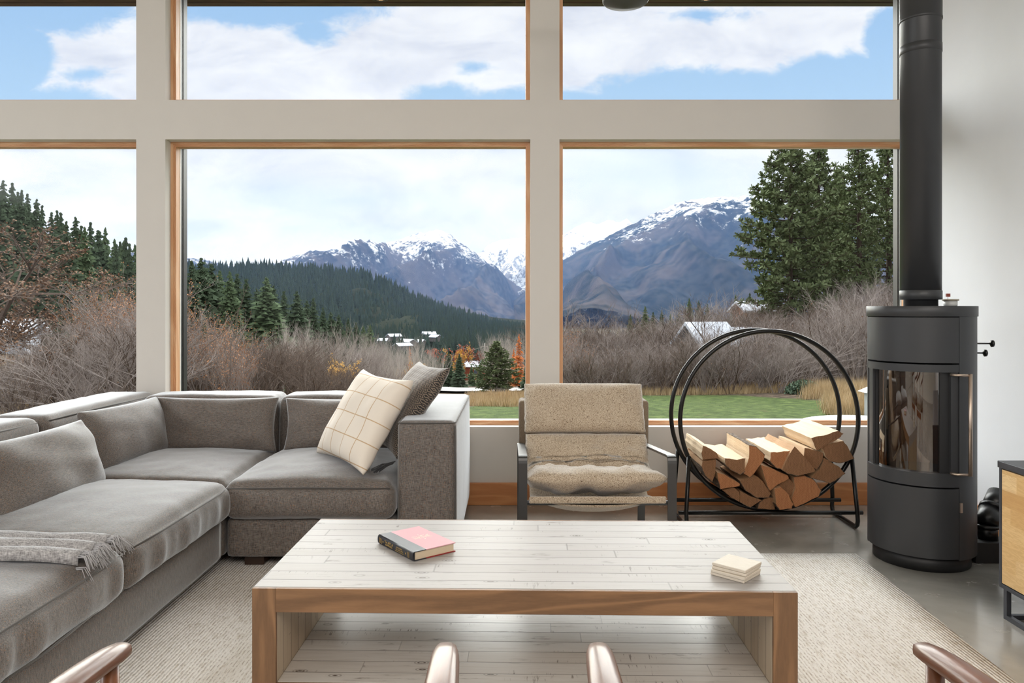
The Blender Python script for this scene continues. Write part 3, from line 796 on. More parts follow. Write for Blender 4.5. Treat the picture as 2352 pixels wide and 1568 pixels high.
for xx in (0.062, 0.676):
    mb = MB(); mb.tube([(xx, 3.93, 0.30), (xx, 3.945, 0.50), (xx, 4.02, 0.70)], 0.011, 10); ch(mb, 'back_post', BLKTUBE)
mb = MB(); mb.tube([(0.062, 4.02, 0.70), (0.676, 4.02, 0.70)], 0.011, 10); ch(mb, 'top_rail', BLKTUBE)
# sling body
def path(s):
    pts = [(3.20, 0.395), (3.38, 0.352), (3.56, 0.318), (3.66, 0.37), (3.735, 0.46), (3.79, 0.555), (3.85, 0.67), (3.905, 0.775)]
    L = [0]
    for i in range(1, len(pts)): L.append(L[-1] + math.dist(pts[i], pts[i - 1]))
    d_ = max(0, min(L[-1], s * L[-1]))
    for i in range(1, len(pts)):
        if d_ <= L[i] + 1e-9:
            t = (d_ - L[i - 1]) / (L[i] - L[i - 1]); a, b2 = pts[i - 1], pts[i]
            tg = Vector((b2[0] - a[0], b2[1] - a[1])).normalized()
            return Vector((a[0] + (b2[0] - a[0]) * t, a[1] + (b2[1] - a[1]) * t)), tg
    return Vector(pts[-1]), Vector((0.5, 0.85))
def puffpad(s0, s1, x0, x1, th, seed, nrm_off=0.0, n1=44, n2=30, wr=0.010, lump=0.0):
    mb = MB(); vs = []; fs = []
    for sd in (1, -1):
        o_ = len(vs)
        for i in range(n1 + 1):
            u = 0.5 * -math.cos(math.pi * i / n1) + 0.5 * (2 * i / n1 - 1)
            for j in range(n2 + 1):
                v_ = 0.5 * -math.cos(math.pi * j / n2) + 0.5 * (2 * j / n2 - 1)
                s = s0 + (s1 - s0) * (v_ * 0.5 + 0.5)
                p, tg = path(max(0.0, min(1.0, s)))
                p2, tg2 = path(min(1, s + 0.03)); p3, tg3 = path(max(0, s - 0.03)); tg = (tg + tg2 + tg3).normalized()
                nn = Vector((-tg.y, tg.x))
                e = (max(0, 1 - abs(u) ** 5) * max(0, 1 - abs(v_) ** 2.4)) ** 0.5
                w_ = noise.noise(Vector((u * 3.2 + seed, v_ * 1.6, sd))) * wr * 2 + noise.noise(Vector((u * 10 + seed, v_ * 3.5, 3))) * wr * (0.5 + abs(u) ** 3)
                if lump: w_ += lump * (math.cos(u * 7.5) * 0.5 - 0.3 * math.exp(-((u - 0.05) / 0.12) ** 2) * 2)
                h_ = sd * th / 2 * e + th / 2 + nrm_off + w_ * e
                xx = (x0 + x1) / 2 + u * (x1 - x0) / 2 * (1 + 0.012 * noise.noise(Vector((v_ * 6, seed, u))))
                q = p + nn * h_
                vs.append((xx, q.x, q.y))
        for i in range(n1):
            for j in range(n2):
                a = o_ + i * (n2 + 1) + j; q = (a, a + n2 + 1, a + n2 + 2, a + 1); fs.append(q if sd < 0 else q[::-1])
    mb.add(vs, fs, 0, True); return mb
def pad(name, *a, **k):
    o = ch(puffpad(*a, **k), name, BOUC); weld(o); return o
pad('seat_pad', 0.0, 0.43, 0.066, 0.678, 0.125, 1.0, lump=0.013, wr=0.012)
pad('back_pad', 0.40, 0.715, 0.068, 0.674, 0.125, 5.0, wr=0.010)
pad('back_pad', 0.722, 1.0, 0.064, 0.672, 0.13, 9.0, wr=0.007)
mb = MB()
for (pts) in [[(3.195, 0.385), (3.20, 0.352), (3.26, 0.336), (3.26, 0.36)]]:
    vs = [(xx, p[0], p[1]) for xx in (0.074, 0.668) for p in pts]
    mb.add(vs, [(0, 1, 5, 4), (1, 2, 6, 5), (2, 3, 7, 6), (0, 4, 7, 3), (3, 2, 1, 0), (4, 5, 6, 7)])
o = ch(mb, 'sling_sleeve', BOUC, bevel=0.006)
# hammock belly under the seat
vs = []; nx, ny = 24, 16
for i in range(nx + 1):
    u = 2 * i / nx - 1
    for j in range(ny + 1):
        t = j / ny; p, tg = path(t * 0.55)
        sag = 0.062 * (1 - abs(u) ** 2.4) * math.sin(math.pi * min(1, 0.18 + t * 0.82))
        vs.append((0.371 + u * 0.285, p.x + 0.02, p.y - 0.028 - sag))
mb = MB(); mb.add(vs, [(i * (ny + 1) + j, i * (ny + 1) + j + 1, (i + 1) * (ny + 1) + j + 1, (i + 1) * (ny + 1) + j) for i in range(nx) for j in range(ny)], 0, True)
o = ch(mb, 'sling', BOUC); sol = o.modifiers.new('s', 'SOLIDIFY'); sol.thickness = 0.006
# canvas back panel wrapping the rear posts
for xa, xb in ((0.036, 0.088), (0.668, 0.722)):
    mb = MB(); soft_box(mb, xa, xb, 3.90, 4.06, 0.465, 0.71, 0.016, n=(8, 8, 10)); o = ch(mb, 'back_sleeve', BOUCD); weld(o)
mb = MB(); mb.add([(0.06, 4.03, 0.71), (0.69, 4.03, 0.71), (0.69, 3.97, 0.47), (0.06, 3.97, 0.47)], [(0, 1, 2, 3)]); o = ch(mb, 'back_panel', BOUCD)
sol = o.modifiers.new('s', 'SOLIDIFY'); sol.thickness = 0.008

# ------------------------------------------------------------------ log hoop
LH = empty('firewood_rack', (1.4, 4.15, 0), label='black round double hoop firewood rack beside the stove', cat='firewood rack')
def lh(mb, name, **k):
    o = mb.build(name, BLKTUBE, LH, **k); o.location = (-1.4, -4.15, 0); return o
hc = (1.404, 0.587); HR = 0.486
YF, YR = 4.04, 4.27
def circ(r, yy, n=96, cx=hc[0], cz=hc[1]): return [(cx + r * math.cos(2 * math.pi * k / n), yy, cz + r * math.sin(2 * math.pi * k / n)) for k in range(n)]
for yy in (YF, YR):
    mb = MB(); mb.tube(circ(HR, yy), 0.0125, 12, closed=True); lh(mb, 'hoop')
for sx in (-1, 1):
    xt = hc[0] + sx * 0.442; zt_ = hc[1] - 0.215; xb = hc[0] + sx * 0.462
    yf, yr = YF - 0.045, YR + 0.045
    pts = [(xt, YF - 0.018, zt_ + 0.02), (xb - 0.0, yf + 0.005, 0.10)]
    pts += [(xb, yf - 0.002, 0.05), (xb, yf + 0.004, 0.028), (xb, yf + 0.02, 0.0135), (xb, yr - 0.02, 0.0135), (xb, yr - 0.004, 0.028), (xb, yr + 0.002, 0.05), (xb, yr - 0.005, 0.10), (xt, YR + 0.018, zt_ + 0.02)]
    mb = MB(); mb.tube(pts, 0.0115, 12); lh(mb, 'leg')
for yy in (YF - 0.02, YR + 0.02):
    mb = MB(); mb.tube([(hc[0] - 0.50, yy, 0.088), (hc[0] + 0.50, yy, 0.088)], 0.0115, 12); lh(mb, 'cross_bar')
for sx in (-1, 1):
    mb = MB(); mb.tube([(hc[0] + sx * 0.44, YF - 0.035, hc[1] - 0.195), (hc[0] + sx * 0.44, YF + 0.02, hc[1] - 0.195)], 0.006, 8); lh(mb, 'bolt')

# ------------------------------------------------------------------ split logs
def split_side(nm, c1, c2):
    m, nt, b = new_mat(nm); v = nt.obj()
    g = nt.noise(nt.scale(v, 30, 1.5, 30), 3.0, 4, 0.65, 0.3); g2 = nt.noise(nt.scale(v, 120, 4, 120), 2.0, 3, 0.6)
    col = nt.mix(nt.M('ADD', nt.M('MULTIPLY', g, 0.6), nt.M('MULTIPLY', g2, 0.4)), c1, c2)
    col = nt.mix(nt.M('MULTIPLY', nt.sstep(g2, 0.62, 0.75), 0.35), col, tuple(k * 0.35 for k in c1[:3]) + (1,))
    nt.put(b.inputs['Base Color'], col); b.inputs['Roughness'].default_value = 0.85
    nt.put(b.inputs['Normal'], nt.bump(g2, 0.6, 0.004)); return m
def end_grain(nm, c1, c2):
    m, nt, b = new_mat(nm); v = nt.obj()
    X, Y, Z = nt.sep(v)
    vv = nt.N('ShaderNodeCombineXYZ', {0: X, 1: Z, 2: 0.0}).outputs[0]
    r = nt.V('LENGTH', vv); dd = nt.N('ShaderNodeVectorMath', {0: vv}, operation='LENGTH').outputs['Value']
    rg = nt.M('SINE', nt.M('ADD', nt.M('MULTIPLY', dd, 900.0), nt.M('MULTIPLY', nt.noise(v, 20, 2), 14)))
    sawm = nt.noise(nt.scale(v, 90, 1, 12, (0, 0.6, 0)), 1.5, 3, 0.7)
    col = nt.mix(nt.M('MULTIPLY_ADD', rg, 0.2, nt.M('MULTIPLY', sawm, 0.8)), c1, c2)
    nt.put(b.inputs['Base Color'], col); b.inputs['Roughness'].default_value = 0.9
    nt.put(b.inputs['Normal'], nt.bump(sawm, 0.5, 0.003)); return m
SPL = split_side('split_wood', rgb(206, 178, 142), rgb(240, 220, 190)); SPL2 = split_side('split_wood_tan', rgb(168, 128, 92), rgb(212, 176, 138))
END1 = end_grain('end_grain_brown', rgb(104, 72, 48), rgb(164, 120, 84)); END2 = end_grain('end_grain_orange', rgb(136, 84, 52), rgb(196, 138, 92)); 
m, nt, b = new_mat('bark'); v = nt.obj(); g = nt.noise(nt.scale(v, 60, 14, 60), 2.0, 5, 0.7)
nt.put(b.inputs['Base Color'], nt.ramp(g, [(0.3, rgb(48, 36, 28)), (0.55, rgb(104, 86, 70)), (0.75, rgb(176, 160, 140))])); b.inputs['Roughness'].default_value = 0.95
nt.put(b.inputs['Normal'], nt.bump(g, 1.0, 0.006)); BARK = m
LOGS = [  # outline in the photo of each cut end (zoomed crop units), bark edges, end material, front Y, length, look
    ([(335,880),(390,905),(425,930),(445,965),(330,975),(322,930)], (), 0, 3.96, 0.40, 'dark-ended split log at the top left of the pile with a pale top'),
    ([(480,965),(560,975),(615,965),(612,1050),(580,1072),(520,1040),(485,1005)], (3,4,5), 0, 3.93, 0.42, 'rounded pale-topped log beside the top left log'),
    ([(640,880),(690,890),(745,945),(740,970),(680,1060),(645,1090),(605,1065),(640,960)], (0,1), 1, 3.95, 0.42, 'tall wedge log with white split side and bark-edged top'),
    ([(785,925),(850,922),(920,912),(900,970),(855,1035),(820,1025),(780,980)], (4,5), 1, 3.95, 0.42, 'wide flat-topped log in the middle of the top row'),
    ([(945,885),(1010,955),(1080,1040),(1075,1055),(970,1080),(900,1065),(862,1042),(905,950)], (4,5), 0, 3.93, 0.40, 'pointed triangular log end rising in the pile centre'),
    ([(1010,895),(1090,915),(1135,930),(1130,975),(1090,1040),(1040,1020),(1005,970)], (3,), 0, 3.97, 0.38, 'five-sided log end under the big topmost log'),
    ([(1055,830),(1180,800),(1235,780),(1270,800),(1240,830),(1130,895),(1090,910)], (), 0, 3.95, 0.42, 'big pale split log lying topmost on the pile'),
    ([(1120,885),(1200,860),(1270,850),(1300,890),(1340,965),(1250,995),(1180,985),(1150,950)], (4,5), 0, 3.96, 0.40, 'square-ended log at the right just below the topmost log'),
    ([(1145,965),(1240,1020),(1280,1065),(1230,1100),(1180,1130),(1052,1092),(1112,1040)], (2,3,4), 0, 3.97, 0.38, 'wide brown log end resting on the right of the hoop'),
    ([(330,985),(420,975),(415,1060),(395,1120),(350,1080),(325,1020)], (3,4), 0, 3.98, 0.38, 'barky log end against the left side of the hoop'),
    ([(430,1060),(480,1075),(580,1135),(575,1150),(450,1170),(435,1110)], (4,), 1, 3.96, 0.38, 'small orange triangular log end at the lower left'),
    ([(720,1010),(800,1035),(900,1080),(905,1100),(830,1140),(780,1180),(760,1140),(735,1060)], (), 1, 3.96, 0.38, 'ragged orange-brown log end in the middle of the pile'),
    ([(700,1090),(740,1130),(785,1200),(770,1225),(690,1225),(620,1180),(580,1115),(640,1090)], (3,4,5), 0, 3.98, 0.36, 'half-round brown log end low left of centre'),
    ([(850,1115),(900,1095),(950,1140),(955,1160),(910,1220),(870,1180),(840,1150)], (), 0, 3.99, 0.36, 'small shaded log end right of the ragged one'),
    ([(940,1090),(1010,1080),(1070,1110),(1120,1180),(1100,1220),(1000,1270),(950,1290),(925,1240),(950,1160)], (1,2,3), 1, 3.97, 0.38, 'large orange-brown log end at the lower right with bark rim'),
    ([(460,1175),(540,1160),(575,1190),(575,1255),(520,1225)], (3,), 0, 3.99, 0.36, 'small brown log end low on the left of the hoop'),
    ([(580,1180),(640,1215),(725,1245),(680,1270),(650,1290),(580,1255)], (4,), 0, 3.99, 0.36, 'flat dark log end near the bottom left'),
    ([(700,1300),(710,1260),(770,1225),(810,1230),(812,1306)], (0,1,2), 0, 4.0, 0.36, 'round-topped dark log end at the bottom of the hoop'),
    ([(810,1170),(850,1155),(900,1200),(935,1270),(925,1300),(845,1308),(820,1270)], (5,), 1, 3.95, 0.38, 'bright orange log end sticking out at the bottom')]
for li, (poly, barks, em, yf, ln_, lab) in enumerate(LOGS):
    random.seed(100 + li)
    pts = [P(1500 + a / 2.904, 720 + b2 / 2.904, yf) for a, b2 in poly]
    c = sum(pts, Vector()) / len(pts)
    sub = []
    for i in range(len(pts)):
        a, b2 = pts[i], pts[(i + 1) % len(pts)]
        for q in range(3):
            t = q / 3; p = a.lerp(b2, t)
            j = 0.0022 if q else 0.0
            sub.append((p.x - c.x + random.uniform(-j, j), p.z - c.z + random.uniform(-j, j), i))
    K = 8; ys = [ln_ * k / K for k in range(K + 1)]
    vs = []; m_ = len(sub)
    tw = random.uniform(-0.015, 0.015); jog = [random.uniform(-0.003, 0.003) for _ in range(K + 1)]
    for k, yy in enumerate(ys):
        for (sx_, sz_, i) in sub:
            g = 1 + 0.035 * noise.noise(Vector((sx_ * 40 + li, yy * 5, sz_ * 40))) * (1 if k else 0)
            vs.append((sx_ * g + tw * yy + (jog[k] if k else 0), yy + (0.003 * noise.noise(Vector((sx_ * 60, li, sz_ * 60))) if k == 0 else 0), sz_ * g))
    lg = MB()
    up = (0, 0, 0)
    lg.add(vs, [(k * m_ + i, k * m_ + (i + 1) % m_, (k + 1) * m_ + (i + 1) % m_, (k + 1) * m_ + i) for k in range(K) for i in range(m_)], 1)
    lg.add(vs[:m_], [tuple(range(m_ - 1, -1, -1))], 0); lg.add(vs[-m_:], [tuple(range(m_))], 0)
    o = lg.build('firewood_log', [END1 if em == 0 else END2, SPL if li in (0, 1, 2, 3, 6, 5, 7) else SPL2], loc=(c.x, yf, c.z))
    tag(o, lab, 'log', 'split logs in the hoop rack')
    if barks:
        bk_ = MB()
        for k in range(K):
            for i in range(m_):
                if sub[i][2] in barks:
                    q = [k * m_ + i, k * m_ + (i + 1) % m_, (k + 1) * m_ + (i + 1) % m_, (k + 1) * m_ + i]
                    pv = []
                    for n_ in q:
                        p = Vector(vs[n_]); r_ = Vector((p.x, 0, p.z)); 
                        if r_.length > 0: r_.normalize()
                        pv.append(p + r_ * 0.003)
                    iv = [Vector(vs[n_]) for n_ in q]
                    bk_.add(pv + iv, [(0, 1, 2, 3), (0, 4, 5, 1), (2, 6, 7, 3)], 0)
        bk_.build('bark', BARK, o)

# ------------------------------------------------------------------ wood stove
SC_ = (1.96, 3.55); C0 = (0, 0, 0)
ST = empty('wood_stove', (SC_[0], SC_[1], 0), label='tall round charcoal steel wood stove with curved glass door', cat='wood stove')
def st(mb, name, mat=STOVEM, par=None, **k): return mb.build(name, mat, par or ST, **k)
A0, A1 = -106.0, 12.0
mb = MB(); mb.lathe([(0.0, 0.001), (0.208, 0.001), (0.208, 0.068), (0.0, 0.068)], n=64); o = st(mb, 'plinth', STOVED)
mb = MB(); mb.arc(C0, 0.19, 0.2305, A1 + 0.6, 360 + A0 - 0.6, 0.062, 1.158, 60); st(mb, 'casing')
mb = MB(); mb.lathe([(0.0, 1.1585), (0.2345, 1.1585), (0.2355, 1.1595), (0.2355, 1.206), (0.2345, 1.207), (0.0, 1.207)], n=96); st(mb, 'top_plate')
mb = MB(); mb.arc(C0, 0.19, 0.2305, A0, A1, 0.950, 1.155, 48); st(mb, 'upper_panel')
mb = MB(); mb.arc(C0, 0.19, 0.2305, A0, A1, 0.068, 0.384, 48); o = st(mb, 'lower_door')
mb = MB(); mb.box(-0.006, 0.006, -0.006, 0.0, -0.022, 0.022); q = st(mb, 'latch', STEEL, o); a = math.radians(14); q.location = (0.2315 * math.sin(a), -0.2315 * math.cos(a), 0.30); q.rotation_euler = (0, 0, a)
mb = MB(); mb.lathe([(0.0, 0.43), (0.19, 0.43), (0.19, 0.415), (0, 0.415)], n=48); st(mb, 'hearth_plate', STOVED)
mb = MB(); mb.lathe([(0, 0.925), (0.19, 0.925), (0.19, 0.94), (0, 0.94)], n=48); st(mb, 'chamber_ceiling', STOVED)
BRICK = plain('vermiculite', rgb(136, 94, 60), 0.9, vary=0.25, vscale=14, bump=0.3, bscale=40)
mb = MB(); mb.arc(C0, 0.165, 0.188, 30, 236, 0.43, 0.86, 40); mb.arc(C0, 0.05, 0.188, 30, 236, 0.862, 0.875, 40); st(mb, 'fire_brick', BRICK)
# door: rails, stiles, glass, handle
DR = empty('door', (0, 0, 0)); DR.parent = ST
mb = MB(); mb.arc(C0, 0.19, 0.2305, A0, A1, 0.908, 0.942, 48); mb.arc(C0, 0.19, 0.2335, A0, A1, 0.392, 0.452, 48)
mb.arc(C0, 0.19, 0.226, A0, -92, 0.452, 0.908, 8); mb.arc(C0, 0.19, 0.226, 3, A1, 0.452, 0.908, 8)
st(mb, 'door_frame', STOVEM, DR)
mb = MB(); mb.arc(C0, 0.196, 0.216, -92, -88.5, 0.452, 0.908, 3); st(mb, 'door_gasket', STOVED, DR)
mb = MB(); mb.arc(C0, 0.190, 0.214, -8, 3, 0.452, 0.908, 4); st(mb, 'door_gasket', STOVED, DR)
mb = MB(); mb.arc(C0, 0.204, 0.208, -89, -7, 0.450, 0.910, 40); st(mb, 'curved_glass', FIREGLASS, DR)
hp = []
for zz, a, r in ((0.898, 2, 0.228), (0.898, 6, 0.252), (0.898, 17, 0.270), (0.455, 17, 0.270), (0.455, 6, 0.252), (0.455, 2, 0.228)):
    a = math.radians(a); hp.append((r * math.sin(a), -r * math.cos(a), zz))
mb = MB(); mb.tube(hp[:3], 0.006, 10); mb.tube(hp[3:], 0.006, 10); mb.tube([Vector(hp[2]) + Vector((0, 0, .006)), Vector(hp[3]) - Vector((0, 0, .006))], 0.0085, 14); st(mb, 'handle', STEEL, DR)
for zz, ln_ in ((1.030, 0.085), (0.985, 0.055)):
    mb = MB(); a = math.radians(80); d1 = Vector((math.sin(a), -math.cos(a), 0))
    mb.tube([d1 * 0.225 + Vector((0, 0, zz)), d1 * (0.225 + ln_) + Vector((0, 0, zz))], 0.0035, 8)
    e = d1 * (0.225 + ln_) + Vector((0, 0, zz))
    mb.tube([e - d1 * 0.006, e - d1 * 0.001, e + d1 * 0.008, e + d1 * 0.013], [0.008, 0.017, 0.016, 0.006], 20)
    st(mb, 'air_knob', BLKTUBE)
# flue
FL = empty('flue_pipe', (SC_[0], SC_[1], 1.208), label='straight dark grey flue pipe rising from the wood stove', cat='flue pipe')
mb = MB(); mb.lathe([(0.0, 0.0), (0.074, 0.0), (0.074, 0.03), (0.089, 0.03), (0.089, 1.205), (0.0895, 1.206), (0.0895, 2.41), (0.0, 2.41)], n=64); mb.build('pipe', STOVEM, FL)
mb = MB(); mb.lathe([(0.089, 0.03), (0.0915, 0.032), (0.0915, 0.072), (0.089, 0.074)], n=64); mb.build('collar', STOVEM, FL)
mb = MB(); mb.lathe([(0.0895, 1.205), (0.0912, 1.206), (0.0912, 1.245), (0.0895, 1.246)], n=64); mb.build('collar', STOVEM, FL)
mb = MB(); mb.lathe([(0.0895, 1.36), (0.093, 1.362), (0.093, 1.372), (0.0915, 1.374), (0.0915, 2.40), (0.089, 2.41)], n=64); mb.build('upper_sleeve', STOVEM, FL)
# jar of matches behind the flue, on the stove
jr = empty('match_jar', (SC_[0] + 0.155, SC_[1] + 0.02, 1.2075), label='small clear jar with cork lid and red tag on the stove top', cat='jar')
mb = MB(); mb.lathe([(0.0, 0.0), (0.028, 0.0), (0.030, 0.004), (0.030, 0.026), (0.0, 0.026)], n=24); mb.build('jar_body', plain('frosted_glass', rgb(214, 216, 214), 0.25), jr)
mb = MB(); mb.lathe([(0.0, 0.026), (0.036, 0.026), (0.036, 0.033), (0.0, 0.033)], n=24); mb.build('lid', plain('cork', rgb(176, 166, 148), 0.8), jr)
mb = MB(); mb.box(-0.020, -0.004, -0.006, 0.006, 0.045, 0.060); mb.box(-0.0125, -0.0115, -0.001, 0.001, 0.033, 0.045); mb.build('tag', plain('brick_red', rgb(150, 74, 60), 0.7), jr)
# air intake
AI = empty('air_duct', (2.27, 3.52, 0), label='black elbow air duct on a floor box behind the stove', cat='duct')
mb = MB(); mb.box(-0.095, 0.20, -0.05, 0.05, 0, 0.098); o = mb.build('duct_box', STOVED, AI, bevel=0.003)
mb = MB(); mb.tube([(0.0, 0.02, 0.098), (0.0, 0.02, 0.16)], 0.048, 24); mb.tube([(0.0, 0.02, 0.16), (0.012, 0.03, 0.185), (0.05, 0.06, 0.225)], 0.052, 24); mb.tube([(0.05, 0.06, 0.225), (0.115, 0.11, 0.285)], 0.047, 24); mb.build('elbow_pipe', BLKTUBE, AI)
mb = MB(); mb.tube([(0.0, 0.02, 0.152), (0.0, 0.02, 0.166)], 0.056, 24); mb.tube([(0.044, 0.055, 0.218), (0.056, 0.065, 0.230)], 0.056, 24); mb.build('joint_ring', BLKTUBE, AI)

# ------------------------------------------------------------------ sideboard
OAK = plank_mat('blond_oak', rgb(222, 186, 128), rgb(200, 158, 100), rgb(150, 108, 66), 0.075, 'y', 0.32, 0.15, 0.45)
m, nt, b = new_mat('blond_oak_boards'); v = nt.obj(); X, Y, Z = nt.sep(v)
r = nt.M('DIVIDE', Z, 0.062); ri = nt.M('FLOOR', r); wn_ = nt.N('ShaderNodeTexWhiteNoise', {'W': ri}, noise_dimensions='1D').outputs[0]
al = nt.M('ADD', nt.M('DIVIDE', Y, 0.34), nt.M('MULTIPLY', wn_, 7.0)); ai = nt.M('FLOOR', al)
w2 = nt.N('ShaderNodeTexWhiteNoise', {'Vector': nt.N('ShaderNodeCombineXYZ', {0: ri, 1: ai, 2: 0.0}).outputs[0]}, noise_dimensions='3D').outputs[0]
vec = nt.N('ShaderNodeCombineXYZ', {0: nt.M('MULTIPLY', w2, 9.0), 1: Y, 2: nt.M('MULTIPLY', Z, 7.0)}).outputs[0]
g = nt.noise(vec, 5.0, 4, 0.6, 1.2)
g2 = nt.M('MULTIPLY_ADD', nt.M('SINE', nt.M('MULTIPLY', g, 40)), 0.5, 0.5)
col = nt.ramp(w2, [(0.0, rgb(206, 162, 104)), (0.5, rgb(224, 186, 128)), (1.0, rgb(236, 204, 152))])
col = nt.mix(nt.M('MULTIPLY', g2, 0.35), col, rgb(188, 140, 84))
nt.put(b.inputs['Base Color'], col); b.inputs['Roughness'].default_value = 0.45; OAKV = m
SLATE = plain('dark_metal_case', rgb(76, 78, 84), 0.4, 0.4)
SB = empty('sideboard', (2.11, 1.95, 0), label='low sideboard with blond wood doors and dark metal case', cat='sideboard')
# local frame: x from the doors (-) to the wall (+), y along the wall; far end at y=+0.93
mb = MB(); mb.box(-0.222, 0.25, -0.93, 0.93, 0.578, 0.604); mb.build('top', SLATE, SB, bevel=0.002)
mb = MB(); mb.box(-0.215, 0.245, 0.915, 0.93, 0.114, 0.578); mb.box(-0.215, 0.245, -0.93, -0.915, 0.114, 0.578); mb.box(-0.215, 0.245, -0.915, 0.915, 0.114, 0.130); mb.box(0.23, 0.245, -0.915, 0.915, 0.13, 0.578); mb.build('case', SLATE, SB, bevel=0.001)
for k in range(4):
    y1 = 0.910 - k * 0.457; mb = MB(); mb.box(-0.217, -0.197, y1 - 0.448, y1, 0.135, 0.573); mb.build('door', OAKV, SB, bevel=0.001)
for s in (-1, 1):
    yy = 0.905 * s
    mb = MB()
    y0, y1 = (yy - 0.35 * s, yy)
    ya, yb = min(y0, y1), max(y0, y1)
    for xx in (-0.205, 0.235):
        mb.box(xx - 0.009, xx + 0.009, ya, yb, 0.0, 0.018); mb.box(xx - 0.009, xx + 0.009, ya, ya + 0.018, 0.018, 0.114); mb.box(xx - 0.009, xx + 0.009, yb - 0.018, yb, 0.018, 0.114)
    mb.box(-0.196, 0.226, yb - 0.018, yb, 0.0, 0.018); mb.box(-0.196, 0.226, ya, ya + 0.018, 0.0, 0.018)
    mb.build('leg_frame', SLATE, SB)

# ------------------------------------------------------------------ dining armchairs (only the arm tips reach into the photo)
WAL = wood_mat('walnut', rgb(86, 48, 26), rgb(136, 82, 48), 'y', 1.4, 0.38, ring=7, knots=False, coat=0.35)
def dining_chair(lab, cx, rz=0.0):
    t = empty('dining_armchair', (cx, 0.92, 0), rz, label=lab, cat='dining chair')
    for s in (-1, 1):
        mb = MB(); vs = []; n = 28; k_ = 16
        for i in range(n + 1):
            q = i / n
            yy = 0.335 - 0.78 * q                                  # tip (far) to back
            xx = s * (0.268 + 0.010 * math.sin(q * math.pi) ) if q < 0.6 else s * (0.278 - 0.20 * (q - 0.6) ** 1.6)
            wdt = 0.021 + 0.010 * min(1, q * 2.2) ; 
            if q < 0.10: wdt *= (1 - (1 - q / 0.10) ** 2.2) ** 0.5 if q > 0 else 0.0
            th = 0.0135 + 0.004 * min(1, q * 2);
            if q < 0.06: th *= (1 - (1 - q / 0.06) ** 2) ** 0.5 if q > 0 else 0.0
            zz = 0.637 - 0.014 * max(0, 1 - q * 4) ** 2 + 0.05 * max(0, q - 0.5)
            for j in range(k_):
                a = 2 * math.pi * j / k_; ca, sa = math.cos(a), math.sin(a)
                vs.append((xx + wdt * math.copysign(abs(ca) ** 0.8, ca), yy, zz + th * math.copysign(abs(sa) ** 0.65, sa)))
        mb.add(vs, [(i * k_ + j, i * k_ + (j + 1) % k_, (i + 1) * k_ + (j + 1) % k_, (i + 1) * k_ + j) for i in range(n) for j in range(k_)], 0, True)
        mb.add(vs[-k_:], [tuple(range(k_))])
        mb.build('arm', WAL, t)
        mb = MB(); mb.tube([(s * 0.262, 0.245, 0.0), (s * 0.262, 0.25, 0.25), (s * 0.266, 0.262, 0.45), (s * 0.268, 0.27, 0.63)], [0.013, 0.018, 0.017, 0.013], 14); mb.build('leg', WAL, t)
        mb = MB(); mb.tube([(s * 0.24, -0.26, 0.0), (s * 0.24, -0.22, 0.4), (s * 0.25, -0.26, 0.66), (s * 0.25, -0.31, 0.78)], [0.012, 0.018, 0.016, 0.012], 14); mb.build('leg', WAL, t)
    mb = MB(); mb.tube([(-0.25, -0.31, 0.765), (-0.13, -0.37, 0.785), (0, -0.39, 0.79), (0.13, -0.37, 0.785), (0.25, -0.31, 0.765)], 0.02, 12); mb.build('backrest', WAL, t)
    mb = MB(); soft_box(mb, -0.25, 0.25, -0.23, 0.25, 0.415, 0.465, 0.02, crown=0.012, n=(16, 16, 6)); o = mb.build('seat', BOUCD, t); weld(o)
    for y0_ in (0.235, -0.235):
        mb = MB(); mb.box(-0.25, 0.25, y0_, y0_ + 0.02, 0.36, 0.41); mb.build('seat_rail', WAL, t, bevel=0.003)
    return t
dining_chair('walnut dining armchair in the left foreground, arm tips beside the coffee table', -0.378)
dining_chair('walnut dining armchair in the right foreground, arm tips before rug and coffee table', 0.412)

# ------------------------------------------------------------------ ceiling fan hub
FN = empty('ceiling_fan', (0.555, 3.62, 2.665), label='dark ceiling fan whose cone hub dips into the top edge', cat='ceiling fan')
FANM = plain('fan_bronze', rgb(70, 70, 66), 0.5)
mb = MB(); mb.lathe([(0.0, 0.0), (0.012, 0.001), (0.105, 0.026), (0.112, 0.034), (0.112, 0.052), (0.06, 0.09), (0.03, 0.13), (0.0, 0.13)], n=48); mb.build('hub', FANM, FN)
mb = MB(); mb.tube([(0, 0, 0.12), (0, 0, 0.955)], 0.012, 12); mb.build('downrod', FANM, FN)
mb = MB(); mb.lathe([(0.0, 0.12), (0.09, 0.14), (0.1, 0.18), (0.1, 0.26), (0.05, 0.30), (0.0, 0.30)], n=32); mb.build('motor_housing', FANM, FN)
for k in range(3):
    a = math.radians(270 + 120 * k); mb = MB()
    c_, s_ = math.cos(a), math.sin(a)
    vs = []
    for i in range(9):
        r_ = 0.07 + 0.62 * i / 8; wd = 0.055 + 0.02 * math.sin(i / 8 * 3) ; zz = 0.20 + 0.02 * (i / 8)
        for sg, dz in ((-1, -0.008), (1, 0.010)):
            vs.append((c_ * r_ - s_ * wd * sg, s_ * r_ + c_ * wd * sg, zz + dz))
    mb.add(vs, [(2 * i, 2 * i + 1, 2 * i + 3, 2 * i + 2) for i in range(8)], 0, True)
    o = mb.build('blade', FANM, FN); sol = o.modifiers.new('s', 'SOLIDIFY'); sol.thickness = 0.008

